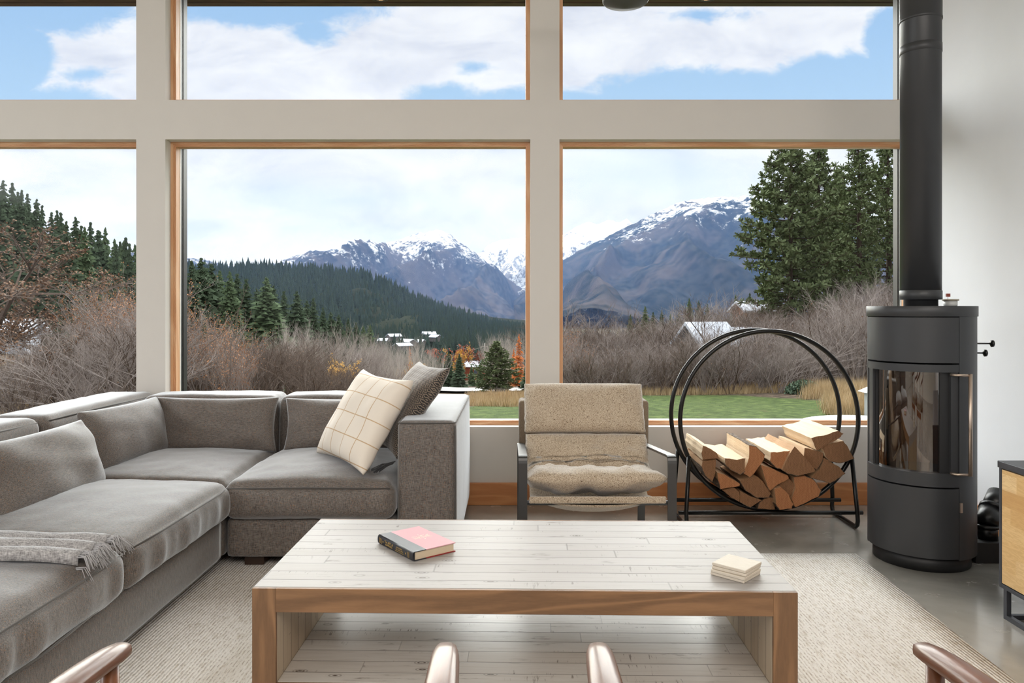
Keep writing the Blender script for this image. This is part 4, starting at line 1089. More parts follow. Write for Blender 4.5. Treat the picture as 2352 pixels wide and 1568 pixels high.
# pendant lamps over the dining table behind the camera: they mirror in the glass as small warm glows
for (px_, pz_, X_, Y_, lb) in ((0, 0, 1.9, -1.0, 'small warm pendant lamp over the dining end, right of the pair'), (0, 0, -0.35, -1.0, 'small warm pendant lamp over the dining end, left of the pair')):
    t = empty('pendant_lamp', (X_, Y_, 1.80), label=lb, cat='pendant lamp')
    mb = MB(); mb.lathe([(0.0, 0.0), (0.05, 0.0), (0.05, 0.01), (0.0, 0.01)], n=20); mb.build('bulb', WARM, t)
    mb = MB(); mb.lathe([(0.075, -0.01), (0.07, 0.05), (0.02, 0.10), (0.0, 0.10)], n=24); mb.build('shade', STOVED, t)
    mb = MB(); mb.tube([(0, 0, 0.1), (0, 0, 1.82)], 0.004, 6); mb.build('cord', BLKTUBE, t)

# ================================================================== OUTSIDE
def sst(a, b, x_):
    t = max(0.0, min(1.0, (x_ - a) / (b - a))); return t * t * (3 - 2 * t)
GP = [(4.6, -1.0), (20, -1.9), (30, -2.55), (36, -3.1), (60, -6.2), (100, -10.3), (150, -14.6), (220, -19.6), (300, -24), (450, -28), (900, -31), (9000, -32)]
def ground_z(X, Y):
    Yc = max(4.6, Y)
    for i in range(1, len(GP)):
        if Yc <= GP[i][0]:
            a, b2 = GP[i - 1], GP[i]; t = (Yc - a[0]) / (b2[0] - a[0]); z_ = a[1] + (b2[1] - a[1]) * t; break
    else: z_ = GP[-1][1]
    z_ += 0.035 * max(0, min(X, 12)) * sst(16, 30, Y) * (1 - sst(90, 160, Y))
    z_ += 7.2 * sst(8, 26, X) * sst(34, 62, Y) * (1 - sst(110, 220, Y))                 # bank under the pines
    z_ += 17.0 * sst(0.46, 0.80, -X / max(Y, 1)) * sst(28, 95, Y) * (1 - sst(260, 420, Y))              # slope on the left
    z_ += 3.0 * sst(9, 22, -X) * sst(12, 30, Y) * (1 - sst(40, 70, Y)) * 0.5
    z_ += 0.18 * noise.noise(Vector((X * 0.15, Y * 0.15, 0))) * sst(10, 20, Y)
    return z_
def on_ground(px, py, y0=8.0, y1=1500.0):
    """first ground point seen at this direction"""
    Y = y0
    while Y < y1:
        X = (px - CX) / F * Y
        if ground_z(X, Y) >= EYE - (py - CY) / F * Y: return Vector((X, Y, ground_z(X, Y)))
        Y *= 1.01
    return Vector(((px - CX) / F * y1, y1, ground_z(0, y1)))

# ground: lawn near the house, brown leaf litter and dry grass beyond
m, nt, b = new_mat('hillside_ground'); v = nt.pos(); X, Y, Z = nt.sep(v)
na = nt.noise(v, 0.35, 4, 0.6); nb = nt.noise(v, 3.0, 5, 0.7); nc = nt.noise(nt.scale(v, 30, 30, 30), 1.0, 3, 0.7)
grass = nt.ramp(nb, [(0.3, rgb(42, 52, 26)), (0.5, rgb(64, 78, 40)), (0.7, rgb(90, 102, 56))])
grass = nt.mix(nt.M('MULTIPLY', nt.sstep(nt.noise(v, 1.3, 4, 0.7), 0.6, 0.72), 0.7), grass, rgb(84, 76, 52))
grass = nt.mix(nt.M('MULTIPLY', nt.sstep(nc, 0.55, 0.7), 0.3), grass, rgb(70, 84, 40))
litter = nt.ramp(nb, [(0.3, rgb(48, 40, 34)), (0.5, rgb(78, 66, 56)), (0.72, rgb(112, 98, 82))])
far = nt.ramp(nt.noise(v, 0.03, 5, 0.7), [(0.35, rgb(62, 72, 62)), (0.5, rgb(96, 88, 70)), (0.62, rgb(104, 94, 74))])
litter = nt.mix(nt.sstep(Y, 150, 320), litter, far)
edge = nt.M('ADD', 30.5, nt.M('MULTIPLY', nt.M('SUBTRACT', na, 0.5), 5.0))
edge = nt.M('ADD', edge, nt.M('MULTIPLY', nt.M('MINIMUM', nt.M('SUBTRACT', X, -1.0), 0.0), 6.5))
edge = nt.M('SUBTRACT', edge, nt.M('MULTIPLY', nt.M('MAXIMUM', nt.M('SUBTRACT', X, 9.0), 0.0), 1.9))
lw = nt.sstep(nt.M('SUBTRACT', edge, Y), -0.8, 0.6)
nt.put(b.inputs['Base Color'], nt.mix(lw, litter, grass)); b.inputs['Roughness'].default_value = 1.0; b.inputs['Specular IOR Level'].default_value = 0.1
nt.put(b.inputs['Normal'], nt.bump(nb, 0.8, 0.15))
GRND = m
ysl = [4.8]; 
while ysl[-1] < 9000: ysl.append(ysl[-1] * 1.035 + 0.1)
vs = []; NXg = 90
for yy in ysl:
    half = 26 + yy * 1.25
    for i in range(NXg + 1):
        xx = -half + 2 * half * i / NXg; vs.append((xx, yy, ground_z(xx, yy)))
mb = MB(); mb.add(vs, [(j * (NXg + 1) + i, j * (NXg + 1) + i + 1, (j + 1) * (NXg + 1) + i + 1, (j + 1) * (NXg + 1) + i) for j in range(len(ysl) - 1) for i in range(NXg)], 0, True)
tag(mb.build('ground', GRND), kind='structure')

# ---- mountains: ridge profile at its true distance, falling toward the valley with gullies
def mountain_mat(name, low, high, snow, z0, z1, patch=0.5):
    m, nt, b = new_mat(name); v = nt.pos(); X, Y, Z = nt.sep(v)
    s1 = nt.noise(nt.scale(v, 1, 0.35, 0.9, (0, 0.5, 0)), 0.011, 6, 0.72, 0.6); s2 = nt.noise(nt.scale(v, 1, 0.4, 1), 0.045, 5, 0.75)
    s3 = nt.noise(v, 0.004, 4, 0.6)
    tx = nt.mix(nt.sstep(s2, 0.38, 0.62), low, high)
    tx = nt.mix(nt.M('MULTIPLY', nt.sstep(s3, 0.45, 0.6), 0.45), tx, rgb(92, 82, 80))
    hgt = nt.M('DIVIDE', nt.M('SUBTRACT', Z, z0), z1 - z0)
    f = nt.M('ADD', nt.M('ADD', hgt, nt.M('MULTIPLY', nt.M('SUBTRACT', s1, 0.5), 2.6)), nt.M('MULTIPLY', nt.M('SUBTRACT', s2, 0.5), 2.0))
    sn = nt.M('MULTIPLY', nt.sstep(f, 0.55, 0.95), patch)
    nt.put(b.inputs['Base Color'], nt.mix(sn, tx, snow)); b.inputs['Roughness'].default_value = 1.0; b.inputs['Specular IOR Level'].default_value = 0.0
    return m
def mountain(name, prof, Yr, depth, foot_y, mat, rough, seed, nX=220, nY=60, gully=1.0):
    vs = []; x0, x1 = prof[0][0], prof[-1][0]
    def ridge(px):
        for i in range(1, len(prof)):
            if px <= prof[i][0]:
                a, b2 = prof[i - 1], prof[i]; t = (px - a[0]) / (b2[0] - a[0]); return a[1] + (b2[1] - a[1]) * t
        return prof[-1][1]
    for j in range(-10, nY + 1):
        t = j / nY
        for i in range(nX + 1):
            px = x0 + (x1 - x0) * i / nX
            X = (px - CX) / F * Yr
            zr = EYE - (ridge(px) - CY) / F * Yr; zf = EYE - (foot_y - CY) / F * (Yr - depth)
            if t >= 0:
                Y = Yr - depth * t
                z_ = zr + (min(zf, zr) - zr) * (t ** 0.85)
                X2 = X * (1 - 0.25 * t * depth / Yr)
                g = noise.fractal(Vector((X / 220 * gully + seed, t * 1.6, seed)), 0.9, 2.1, 5) 
                rid = 1 - abs(noise.noise(Vector((X / 330 * gully + seed + t * 1.2, t * 2.2, seed * 2)))) * 2
                amp = rough * sst(0.0, 0.3, t) * (1 - 0.7 * sst(0.6, 1.0, t))
                z_ += amp * (g * 0.6 + rid * 0.7 - 0.45); Y -= amp * 1.5 * (rid - 0.3)
                z_ += rough * 0.05 * noise.noise(Vector((X / 18, seed, t * 8)))
            else:
                Y = Yr - depth * t * 1.2; z_ = zr + zr * t * 1.5; X2 = X
            vs.append((X2, Y, z_))
    k = nX + 1; rows = nY + 11
    mb = MB(); mb.add(vs, [(j * k + i, (j + 1) * k + i, (j + 1) * k + i + 1, j * k + i + 1) for j in range(rows - 1) for i in range(nX)], 0, True)
    o = mb.build(name, mat); o['kind'] = 'structure'; return o
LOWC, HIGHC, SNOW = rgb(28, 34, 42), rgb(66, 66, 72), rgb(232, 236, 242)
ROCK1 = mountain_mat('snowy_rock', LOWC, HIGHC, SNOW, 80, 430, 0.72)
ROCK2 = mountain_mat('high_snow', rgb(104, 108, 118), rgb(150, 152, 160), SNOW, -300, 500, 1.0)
ROCK3 = mountain_mat('forested_rock', rgb(22, 30, 32), rgb(50, 52, 52), SNOW, 210, 540, 0.72)
mountain('mountain', [(300, 600), (420, 592), (470, 596), (560, 620), (640, 600), (690, 584), (725, 578), (770, 581), (830, 572), (880, 558), (930, 550), (965, 545), (985, 532), (1008, 527), (1035, 538), (1062, 560), (1095, 583), (1130, 612), (1180, 650), (1260, 700), (1320, 740)],
         4200, 2300, 742, ROCK1, 150, 1.3)
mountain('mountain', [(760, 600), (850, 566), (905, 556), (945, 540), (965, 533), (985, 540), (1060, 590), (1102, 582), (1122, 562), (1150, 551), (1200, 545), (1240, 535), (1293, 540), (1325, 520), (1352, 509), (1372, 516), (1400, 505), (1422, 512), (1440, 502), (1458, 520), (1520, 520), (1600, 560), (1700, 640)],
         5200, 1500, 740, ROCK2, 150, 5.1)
mountain('mountain', [(1180, 690), (1240, 640), (1293, 598), (1340, 570), (1400, 540), (1450, 516), (1500, 491), (1530, 478), (1560, 464), (1600, 458), (1640, 453), (1680, 452), (1720, 460), (1780, 468), (1850, 490), (1950, 540), (2100, 640), (2300, 720)],
         3600, 2300, 744, ROCK3, 120, 9.7)
# forested near hill across the valley
HILLG = plain('hill_ground', rgb(46, 50, 42), 1.0, spec=0.0, vary=0.3, vscale=0.02)
hillprof = [(250, 580), (430, 604), (500, 607), (560, 603), (640, 606), (740, 612), (830, 624), (870, 636), (910, 654), (960, 680), (1010, 697), (1060, 712), (1130, 738), (1210, 752), (1290, 760)]
HY = 820.0
mountain('hill', [(a, b2 + 14) for a, b2 in hillprof], HY, 400, 810, HILLG, 16, 3.3, 120, 30, 5.0)

# ---- tree builders
NEED_D = plain('needles_dark', rgb(66, 80, 60), 0.95, spec=0.15, vary=0.35, vscale=1.2); NEED_M = plain('needles_green', rgb(82, 98, 70), 0.95, spec=0.15, vary=0.35, vscale=1.0)
NEED_P = plain('pine_needles', rgb(104, 116, 80), 0.9, spec=0.2, vary=0.45, vscale=0.9)
NEED_F = plain('far_needles', rgb(66, 78, 70), 1.0, spec=0.0)
TRNK = plain('tree_bark', rgb(72, 58, 48), 0.95, vary=0.3, vscale=4)
TWIG_G = plain('grey_twigs', rgb(142, 132, 126), 0.95, vary=0.25, vscale=0.7); TWIG_B = plain('brown_twigs', rgb(98, 84, 74), 0.95, vary=0.3, vscale=0.7)
TWIG_P = plain('pale_twigs', rgb(176, 168, 160), 0.95, vary=0.2, vscale=0.7)
LEAF_O = plain('orange_leaves', rgb(168, 116, 72), 0.8, vary=0.4, vscale=3); LEAF_B = plain('brown_leaves', rgb(112, 82, 58), 0.85, vary=0.4, vscale=3); LEAF_Y = plain('yellow_leaves', rgb(206, 164, 84), 0.8, vary=0.3, vscale=3)
LARCH = plain('larch_orange', rgb(206, 120, 58), 0.9, vary=0.3, vscale=1)
DRY = plain('dry_grass', rgb(176, 154, 118), 0.95, vary=0.3, vscale=2)

def conifer_meshes(seed, h=10.0, wr=0.24, rows=26, per=9, full=False):
    """branches droop in whorls; each branch is a fan of needle blades"""
    random.seed(seed); fo = MB(); tr = MB()
    tr.tube([(0, 0, -0.5), (0, 0, h * 0.5), (0, 0, h)], [h * 0.016, h * 0.010, h * 0.001], 6)
    for r in range(rows):
        t = (r + 0.5) / rows; z_ = h * (0.06 + 0.94 * t); R = h * wr * (1 - t) ** 0.85 * random.uniform(0.82, 1.12) + h * 0.008
        for k in range(per):
            a = 2 * math.pi * (k + random.random() * 0.9) / per + r; L = R * random.uniform(0.65, 1.15); z_ = h * min(0.995, 0.06 + 0.94 * (t + random.uniform(-0.6, 0.6) / rows))
            dx, dy = math.cos(a), math.sin(a); dr = -0.30 * L - 0.02 * h * (1 - t)
            wd = L * 0.30 + h * 0.006
            for q in range(3):
                f0, f1 = q / 3 * 0.8 + 0.05, q / 3 * 0.8 + 0.45
                f1 = min(1.0, f1); jj = random.uniform(-0.4, 0.4)
                p0 = Vector((dx * L * f0, dy * L * f0, z_ + dr * f0 ** 1.5)); p1 = Vector((dx * L * f1, dy * L * f1, z_ + dr * f1 ** 1.5 + L * 0.05))
                sd = Vector((-dy, dx, 0)) * wd * (1 - f0 * 0.6)
                up = Vector((0, 0, L * 0.12 + h * 0.010))
                fo.add([p0 - sd - up, p0 + up * 0.6, p1 + Vector((-dy, dx, 0)) * jj * wd], [(0, 1, 2)]); fo.add([p0 + sd - up, p1 + Vector((-dy, dx, 0)) * jj * wd, p0 + up * 0.6], [(0, 1, 2)])
    return fo, tr
def pine_meshes(seed, h=22.0, lo=0.12, wr=0.2, nb=120, bush=1.0):
    """ponderosa: horizontal limbs ending in rounded clumps of long needles"""
    random.seed(seed); fo = MB(); tr = MB()
    tr.tube([(0, 0, -1), (0.1, 0, h * 0.3), (-0.05, 0.1, h * 0.65), (0, 0, h * 0.98)], [h * 0.017, h * 0.014, h * 0.008, h * 0.002], 8)
    def clump(c, r, n=22):
        for _ in range(n):
            d_ = Vector((random.gauss(0, 1), random.gauss(0, 1), random.gauss(0.35, 0.8))).normalized()
            s_ = d_.orthogonal().normalized() * r * random.uniform(0.12, 0.2); s2 = d_.cross(s_) 
            ca = random.random() * 6.28; s_ = s_ * math.cos(ca) + s2 * math.sin(ca)
            tip = c + d_ * r * random.uniform(0.7, 1.15); base = c + d_ * r * 0.1
            fo.add([base - s_, base + s_, tip + s_ * 0.8, tip - s_ * 0.8], [(0, 1, 2, 3)])
    for k in range(nb):
        t = (k + random.random()) / nb; z_ = h * (lo + (1 - lo) * t)
        prof_ = (min(1, (1 - t) * 1.9) ** 0.8) * (0.72 + 0.28 * min(1, t * 5))
        L = h * wr * prof_ * random.uniform(0.55, 1.15) + 0.25
        a = k * 2.4 + random.uniform(-0.4, 0.4); dx, dy = math.cos(a), math.sin(a)
        rise = random.uniform(-0.12, 0.22) + 0.25 * t
        pts = [Vector((0, 0, z_)), Vector((dx * L * 0.5, dy * L * 0.5, z_ + rise * L * 0.3 - 0.05 * L)), Vector((dx * L, dy * L, z_ + rise * L))]
        tr.tube(pts, [h * 0.0032, h * 0.002, h * 0.001], 4)
        nc_ = max(2, int(L / 0.62 * bush))
        for q in range(nc_):
            f = 0.28 + 0.74 * (q + random.random() * 0.6) / nc_
            side = Vector((-dy, dx, 0)) * random.uniform(-0.30, 0.30) * L * (1.15 - f)
            c = Vector((dx * L * f, dy * L * f, z_ + rise * L * f * f)) + side + Vector((0, 0, random.uniform(0, 0.18)))
            clump(c, random.uniform(0.42, 0.72), 20)
    clump(Vector((0, 0, h)), 0.45, 26)
    return fo, tr
def bare_meshes(seed, h=4.0, stems=8, spread=0.45, depth=3, leaf=0, up=0.5, thick=1.0, leaf_size=0.045, kids=4):
    random.seed(seed); tw = MB(); lf = MB(); tips = []
    def grow(p, d_, L, r, dep):
        pts = [p]; dd = d_.copy(); n_ = 3 if dep < depth else 2
        for i in range(n_):
            dd = (dd + Vector((random.gauss(0, 0.16), random.gauss(0, 0.16), random.gauss(0.04 * up, 0.08)))).normalized()
            pts.append(pts[-1] + dd * L / n_)
        rs = [r * (1 - 0.6 * i / n_) for i in range(n_ + 1)]
        tw.tube(pts, rs, 5 if dep == 0 else 3, smooth=False, cap=False)
        if dep >= depth: tips.append(pts[-1]); tips.append(pts[1]); return
        for k in range(random.randint(kids - 1, kids + 1)):
            f = random.uniform(0.25, 1.0); i = min(n_ - 1, int(f * n_)); q = pts[i].lerp(pts[i + 1], f * n_ - i)
            nd = (dd + Vector((random.gauss(0, spread * 1.25), random.gauss(0, spread * 1.25), up * 0.35 + random.gauss(0, spread * 0.6)))).normalized()
            grow(q, nd, L * random.uniform(0.42, 0.62), r * 0.5, dep + 1)
    for s in range(stems):
        a = random.random() * 6.28; rr = random.random() * h * 0.10 * (stems > 2)
        d_ = Vector((math.cos(a) * spread * random.random() * 1.2, math.sin(a) * spread * random.random() * 1.2, 1)).normalized()
        grow(Vector((math.cos(a) * rr, math.sin(a) * rr, -0.15)), d_, h * random.uniform(0.5, 0.72), h * 0.0075 * thick * random.uniform(0.7, 1.2), 0)
    if leaf:
        for _ in range(leaf):
            c = random.choice(tips) + Vector((random.gauss(0, 0.05), random.gauss(0, 0.05), random.gauss(0, 0.05)))
            a = Vector((random.gauss(0, 1), random.gauss(0, 1), random.gauss(0, 1))).normalized() * leaf_size; b2 = a.orthogonal().normalized() * leaf_size * 0.8
            lf.add([c - a, c + b2, c + a, c - b2], [(0, 1, 2, 3)])
    return tw, lf
class Kind:
    """one tree mesh set, copied as separate things"""
    def __init__(s, name, parts):
        s.name = name; s.first = True
        s.meshes = []
        for pn, mb, mat in parts:
            if not mb.v: continue
            me = bpy.data.meshes.new(pn); me.from_pydata(mb.v, [], mb.f); me.materials.append(mat)
            me.polygons.foreach_set('use_smooth', mb.sm); me.update(); s.meshes.append((pn, me))
    def place(s, loc, sc_=1.0, rz=None, label=None, cat='tree', group=None, sz=None, sx=None):
        t = bpy.data.objects.new(s.name, None); COL.objects.link(t); t.location = loc; t.empty_display_size = 0.1
        t.rotation_euler = (0, 0, random.random() * 6.28 if rz is None else rz); k = sx or sc_; t.scale = (k, k, sz or sc_)
        tag(t, label, cat, group)
        for pn, me in s.meshes:
            o = bpy.data.objects.new(pn, me); COL.objects.link(o); o.parent = t
        return t
def ck(name, seed, mat, **k):
    fo, tr = conifer_meshes(seed, **k); return Kind(name, [('foliage', fo, mat), ('trunk', tr, TRNK)])
FIRS = [ck('fir_tree', 41 + i, NEED_M if i % 2 else NEED_D, h=10, wr=0.20 + 0.03 * i, rows=30, per=10) for i in range(3)]
def bk2(name, seed, tmat, lmat=None, **k):
    tw, lf = bare_meshes(seed, **k); return Kind(name, [('branches', tw, tmat)] + ([('leaves', lf, lmat)] if lmat else []))
SHR_B = [bk2('bare_shrub', 61 + i, TWIG_B, LEAF_B, h=4, stems=11, spread=0.42, leaf=50, kids=4, leaf_size=0.03) for i in range(3)]
SHR_G = [bk2('bare_shrub', 71 + i, TWIG_G, None, h=4, stems=11, spread=0.46, kids=4) for i in range(3)]
ASP = [bk2('bare_sapling', 81 + i, TWIG_P, None, h=6, stems=9, spread=0.20, up=1.6, kids=4, thick=0.7) for i in range(2)]
SHR_O = [bk2('leafy_shrub', 91 + i, TWIG_G, LEAF_O, h=5, stems=9, spread=0.30, up=1.0, leaf=900, kids=4, leaf_size=0.035) for i in range(2)]
BIG = bk2('old_apple_tree', 17, TWIG_B, LEAF_B, h=8, stems=2, spread=0.75, depth=4, leaf=3800, kids=5, up=0.35, thick=2.6, leaf_size=0.05)
BARE = [bk2('bare_tree', 23 + i, TWIG_B, None, h=7, stems=3, spread=0.5, depth=3, kids=5, up=0.6, thick=1.5) for i in range(2)]
LARK = ck('larch_tree', 55, LARCH, h=10, wr=0.16, rows=26, per=8)
AUT_R = bk2('autumn_tree', 33, TWIG_B, plain('rust_leaves', rgb(150, 84, 62), 0.85, vary=0.3, vscale=1), h=5, stems=6, spread=0.4, leaf=2600, leaf_size=0.09, kids=4)
AUT_Y = bk2('autumn_tree', 34, TWIG_G, LEAF_Y, h=5, stems=6, spread=0.35, leaf=2400, leaf_size=0.08, kids=4, up=1.0)

def at(px, Y, dx=0): X = (px - CX) / F * Y + dx; return Vector((X, Y, ground_z(X, Y)))
def height_to(px, Y, top_y): return (EYE - (top_y - CY) / F * Y) - at(px, Y).z

# four ponderosa pines on the bank
pf = [pine_meshes(201, 22, 0.05, 0.245, 160, 0.95), pine_meshes(202, 22, 0.10, 0.16, 110, 0.9)]
PK = [Kind('ponderosa_pine', [('foliage', fo, NEED_P), ('trunk', tr, TRNK)]) for fo, tr in pf]
random.seed(5)
for (px, Y, top, k, wd, lb) in ((1815, 56, 300, 0, 1.02, 'big dense ponderosa pine at the left of the pine group beside the flue'), (1880, 66, 330, 0, 0.95, 'lower bushy pine second from the left behind the big pine'),
                                (1972, 60, 290, 1, 0.95, 'tall slim pine with a clear trunk left of the window edge'), (2040, 68, 300, 1, 1.0, 'pine partly hidden behind the right window edge and flue'), (1925, 76, 395, 0, 0.8, 'small pine filling the gap between the tall pines')):
    p = at(px, Y); hh = height_to(px, Y, top); PK[k].place(p, hh / 22 * wd, sz=hh / 22, label=lb, cat='tree')
# firs mid left
fl_ = [(440, 95, 598), (462, 100, 592), (486, 105, 606), (505, 110, 620), (528, 100, 622), (545, 112, 628), (566, 105, 640), (612, 102, 636), (628, 112, 655), (652, 120, 668), (682, 112, 668), (705, 125, 690), (720, 118, 684), (742, 130, 706), (760, 135, 716), (778, 128, 722), (800, 140, 730), (818, 136, 740), (835, 150, 748), (850, 145, 745), (590, 118, 662), (475, 120, 615)]
random.seed(7)
for i, (px, Y, top) in enumerate(fl_):
    lb = {7: 'broad fir tree standing tallest in the middle window between the tree line and brush', 10: 'separate pointed fir tree right of the broad fir in the middle window'}.get(i, 'green fir in the conifer line behind the brush, middle window left')
    hh = height_to(px, Y, top); q = random.uniform(1.15, 1.45) if i != 7 else 1.7
    random.choice(FIRS).place(at(px, Y), hh / 10 * q, sz=hh / 10, label=lb, group=None if i in (7, 10) else 'firs behind the brush in the middle window')
# conifers on the slope in the left window
random.seed(11)
lp = [(0, 410), (30, 418), (60, 445), (110, 478), (150, 495), (200, 512), (240, 522), (262, 535), (290, 548), (313, 560), (350, 575)]
def lpy(px):
    for i in range(1, len(lp)):
        if px <= lp[i][0]: a, b2 = lp[i - 1], lp[i]; return a[1] + (b2[1] - a[1]) * (px - a[0]) / (b2[0] - a[0])
    return 600
for i in range(64):
    px = -40 + 380 * ((i * 0.618) % 1.0); Y = random.uniform(62, 110); row = random.random() if i > 26 else 0.0
    top = lpy(max(0, px)) + random.uniform(-6, 14) + row * 150; p = at(px, Y); hh = max(4.0, height_to(px, Y, top)); hh = min(hh, 26)
    random.choice(FIRS).place(p, hh / 10 * random.uniform(0.8, 1.05), sz=hh / 10, label='conifer on the left slope, ' + ('standing on the skyline' if row == 0 else 'below the skyline') + (', left of the gnarled tree' if px < 80 else ', right of the gnarled tree' if px > 200 else ', behind the gnarled tree'), group='left slope conifers %d%d' % (row == 0, (px >= 80) + (px > 200)))
# big leafless tree left
random.seed(3)
BIG.place(at(60, 20) , 0.85, rz=0.4, label='large gnarled tree with brown leaves filling the left window', sz=0.62)
BIG.place(at(-60, 26), 0.9, rz=2.4, label='brown-leaved tree cut by the left edge, behind the gnarled tree', sz=0.72)
# thickets
def place_word(px):
    for lim, w_ in ((130, 'above the near seat cushion, far left'), (330, 'left of the window post'), (520, 'beside the dark window jamb'), (700, 'above the corner lumbar pillow'), (860, 'left of the cream cushion'), (1010, 'above the leaning cushions'),
                    (1290, 'left of the armchair'), (1400, 'just right of the middle post'), (1540, 'above the armchair'), (1680, 'at the left of the hoop'), (1830, 'inside the hoop view'), (1930, 'at the right of the hoop'), (9999, 'next to the stove')):
        if px < lim: return w_
def thicket(n, pxr, Yr, topf, kinds, lb, grp, seed, wid=(0.9, 1.3)):
    random.seed(seed)
    for i in range(n):
        px = pxr[0] + (pxr[1] - pxr[0]) * ((i + random.random()) / n); Y = random.uniform(*Yr)
        top = topf(px) + random.uniform(-14, 30); hh = max(1.2, height_to(px, Y, top)); kd = random.choice(kinds)
        base = {'bare_shrub': 4.2, 'bare_sapling': 7.0, 'leafy_shrub': 6.2, 'bare_tree': 9.0}[kd.name]
        hh = min(hh, 9.0); kd.place(at(px, Y), hh / base * random.uniform(*wid), sz=hh / base, label=lb + ', ' + place_word(px), cat='shrub', group=grp + ', ' + place_word(px))
def interp(tab):
    def f(px):
        if px <= tab[0][0]: return tab[0][1]
        for i in range(1, len(tab)):
            if px <= tab[i][0]: a, b2 = tab[i - 1], tab[i]; return a[1] + (b2[1] - a[1]) * (px - a[0]) / (b2[0] - a[0])
        return tab[-1][1]
    return f
thicket(26, (-20, 330), (15, 26), interp([(0, 800), (120, 730), (313, 640)]), SHR_B + SHR_G, 'tangled bare shrub through left window', 'shrubs in the left window', 1)
thicket(8, (200, 320), (24, 34), interp([(200, 640), (320, 590)]), SHR_O, 'tall shrub with orange-brown leaves', 'leafy shrubs in the left window', 2)
thicket(12, (425, 560), (20, 30), interp([(430, 675), (520, 690), (560, 760)]), SHR_O, 'upright shrub with orange leaves', 'orange-leaved shrubs in the middle window', 3)
thicket(46, (430, 860), (22, 40), interp([(430, 800), (560, 752), (640, 748), (760, 800), (860, 830)]), SHR_B, 'brown bare shrub behind the sofa', 'brown shrubs in the middle window', 4)
thicket(26, (640, 930), (40, 58), interp([(640, 735), (700, 735), (760, 745), (840, 770), (930, 800)]), ASP + SHR_G, 'pale leafless sapling behind brown brush', 'grey saplings in the middle window', 5)
thicket(16, (830, 1010), (80, 150), interp([(830, 735), (900, 770), (1010, 790)]), ASP, 'far pale leafless tree near the village', 'far leafless trees in the valley', 6)
thicket(7, (780, 900), (24, 32), interp([(780, 830), (900, 870)]), SHR_B, 'low brown shrub in front', 'low shrubs by the cushion', 8)
rt = interp([(1290, 735), (1340, 735), (1420, 745), (1500, 735), (1580, 715), (1640, 690), (1700, 700), (1760, 720), (1830, 730), (1900, 700), (1960, 660), (2060, 640)])
thicket(70, (1285, 1900), (31.5, 40), lambda p: rt(p) + 38, SHR_B + SHR_G, 'bare tangled shrub at lawn edge', 'shrubs at the lawn edge', 9)
thicket(60, (1285, 1800), (42, 58), lambda p: rt(p) - 34, SHR_G + SHR_B, 'taller bare shrub behind lawn edge', 'taller shrubs behind the lawn edge', 10)
thicket(80, (1740, 2080), (30, 62), lambda p: rt(p) - 18, SHR_G + SHR_B, 'grey bare shrub on the pine bank', 'shrubs on the bank below the pines', 12, (0.8, 1.2))
random.seed(14)
for px, Y, top, lb in ((1640, 40, 650, 'tallest bare tree rising from the thicket above the hoop left side'), (1585, 44, 690, 'bare dark tree left of the tallest bare one in the right window'), (1505, 38, 745, 'bare arching tree above the armchair right side'), (1730, 36, 760, 'bare dark tree seen inside the firewood hoop'), (1410, 42, 740, 'bare tree just right of the window post')):
    random.choice(BARE).place(at(px, Y), height_to(px, Y, top) / 8.5, label=lb)
random.seed(77)
for i, px in enumerate((1330, 1375, 1455, 1560, 1620, 1690, 1760, 1800, 1850, 1895, 1940, 1985)):
    Y = random.uniform(33, 46); top = rt(px) + random.uniform(-14, 30); k = SHR_G[0] if i % 3 == 2 else random.choice(BARE)
    k.place(at(px, Y), max(2.5, height_to(px, Y, top)) / (8.5 if k in BARE else 4.4), label='dark branching tree standing in the thicket, ' + place_word(px), cat='tree', group='dark trees in the thicket, ' + place_word(px))
for px, Y, top in ((1310, 33, 730), (1335, 35, 745), (1300, 38, 745)):
    SHR_O[0].place(at(px, Y), height_to(px, Y, top) / 6.2, label='shrub with sparse yellow-orange leaves by the window post', cat='shrub', group='leafy shrubs by the post')
# small conifers rising behind the right thicket
for px, Y, top in ((1448, 110, 722), (1465, 120, 730), (1482, 112, 702), (1500, 118, 716), (1520, 120, 712), (1540, 125, 720), (1583, 110, 684), (1605, 115, 690), (1625, 120, 698), (1690, 92, 676), (1700, 96, 690), (1722, 90, 672), (1560, 122, 715)):
    hh = height_to(px, Y, top); random.choice(FIRS).place(at(px, Y), hh / 10 * 1.1, sz=hh / 10, label='small dark fir poking up behind the thicket, right window', group='firs behind the thicket')
# middle distance near the road
for px, Y, top, w_, lb in ((985, 150, 822, 1.5, 'dark fir left of the yellow tree row'), (1010, 155, 815, 1.5, 'dark round fir second in the row before the barn'), (1030, 150, 806, 1.6, 'dark fir third in the row before the barn'), (1055, 146, 812, 1.7, 'dark fir at the right end of the row, beside the barn'),
                       (1083, 160, 836, 1.2, 'small fir in front of the red barn'), (1103, 158, 832, 1.1, 'small pointed fir at the right of the red barn'), (1213, 85, 815, 1.5, 'green fir at the window frame, right of the lone pine')):
    hh = height_to(px, Y, top); random.choice(FIRS).place(at(px, Y), hh / 10 * w_, sz=hh / 10, label=lb)
hh = height_to(1140, 62, 786); PK[0].place(at(1140, 62), hh / 22 * 1.7, sz=hh / 22, label='lone green pine standing by the gravel road')
for px, Y, top, w_, lb in ((1192, 150, 768, 1.3, 'orange larch at the right edge of the middle window'), (1180, 160, 800, 1.1, 'smaller orange larch left of the bigger one'), (941, 170, 795, 1.0, 'small orange larch beyond the dark cushion')):
    hh = height_to(px, Y, top); LARK.place(at(px, Y), hh / 10 * w_, sz=hh / 10, label=lb)
hh = height_to(1040, 210, 785); AUT_R.place(at(1035, 210), hh / 5.5, label='rust coloured autumn tree behind the dark firs')
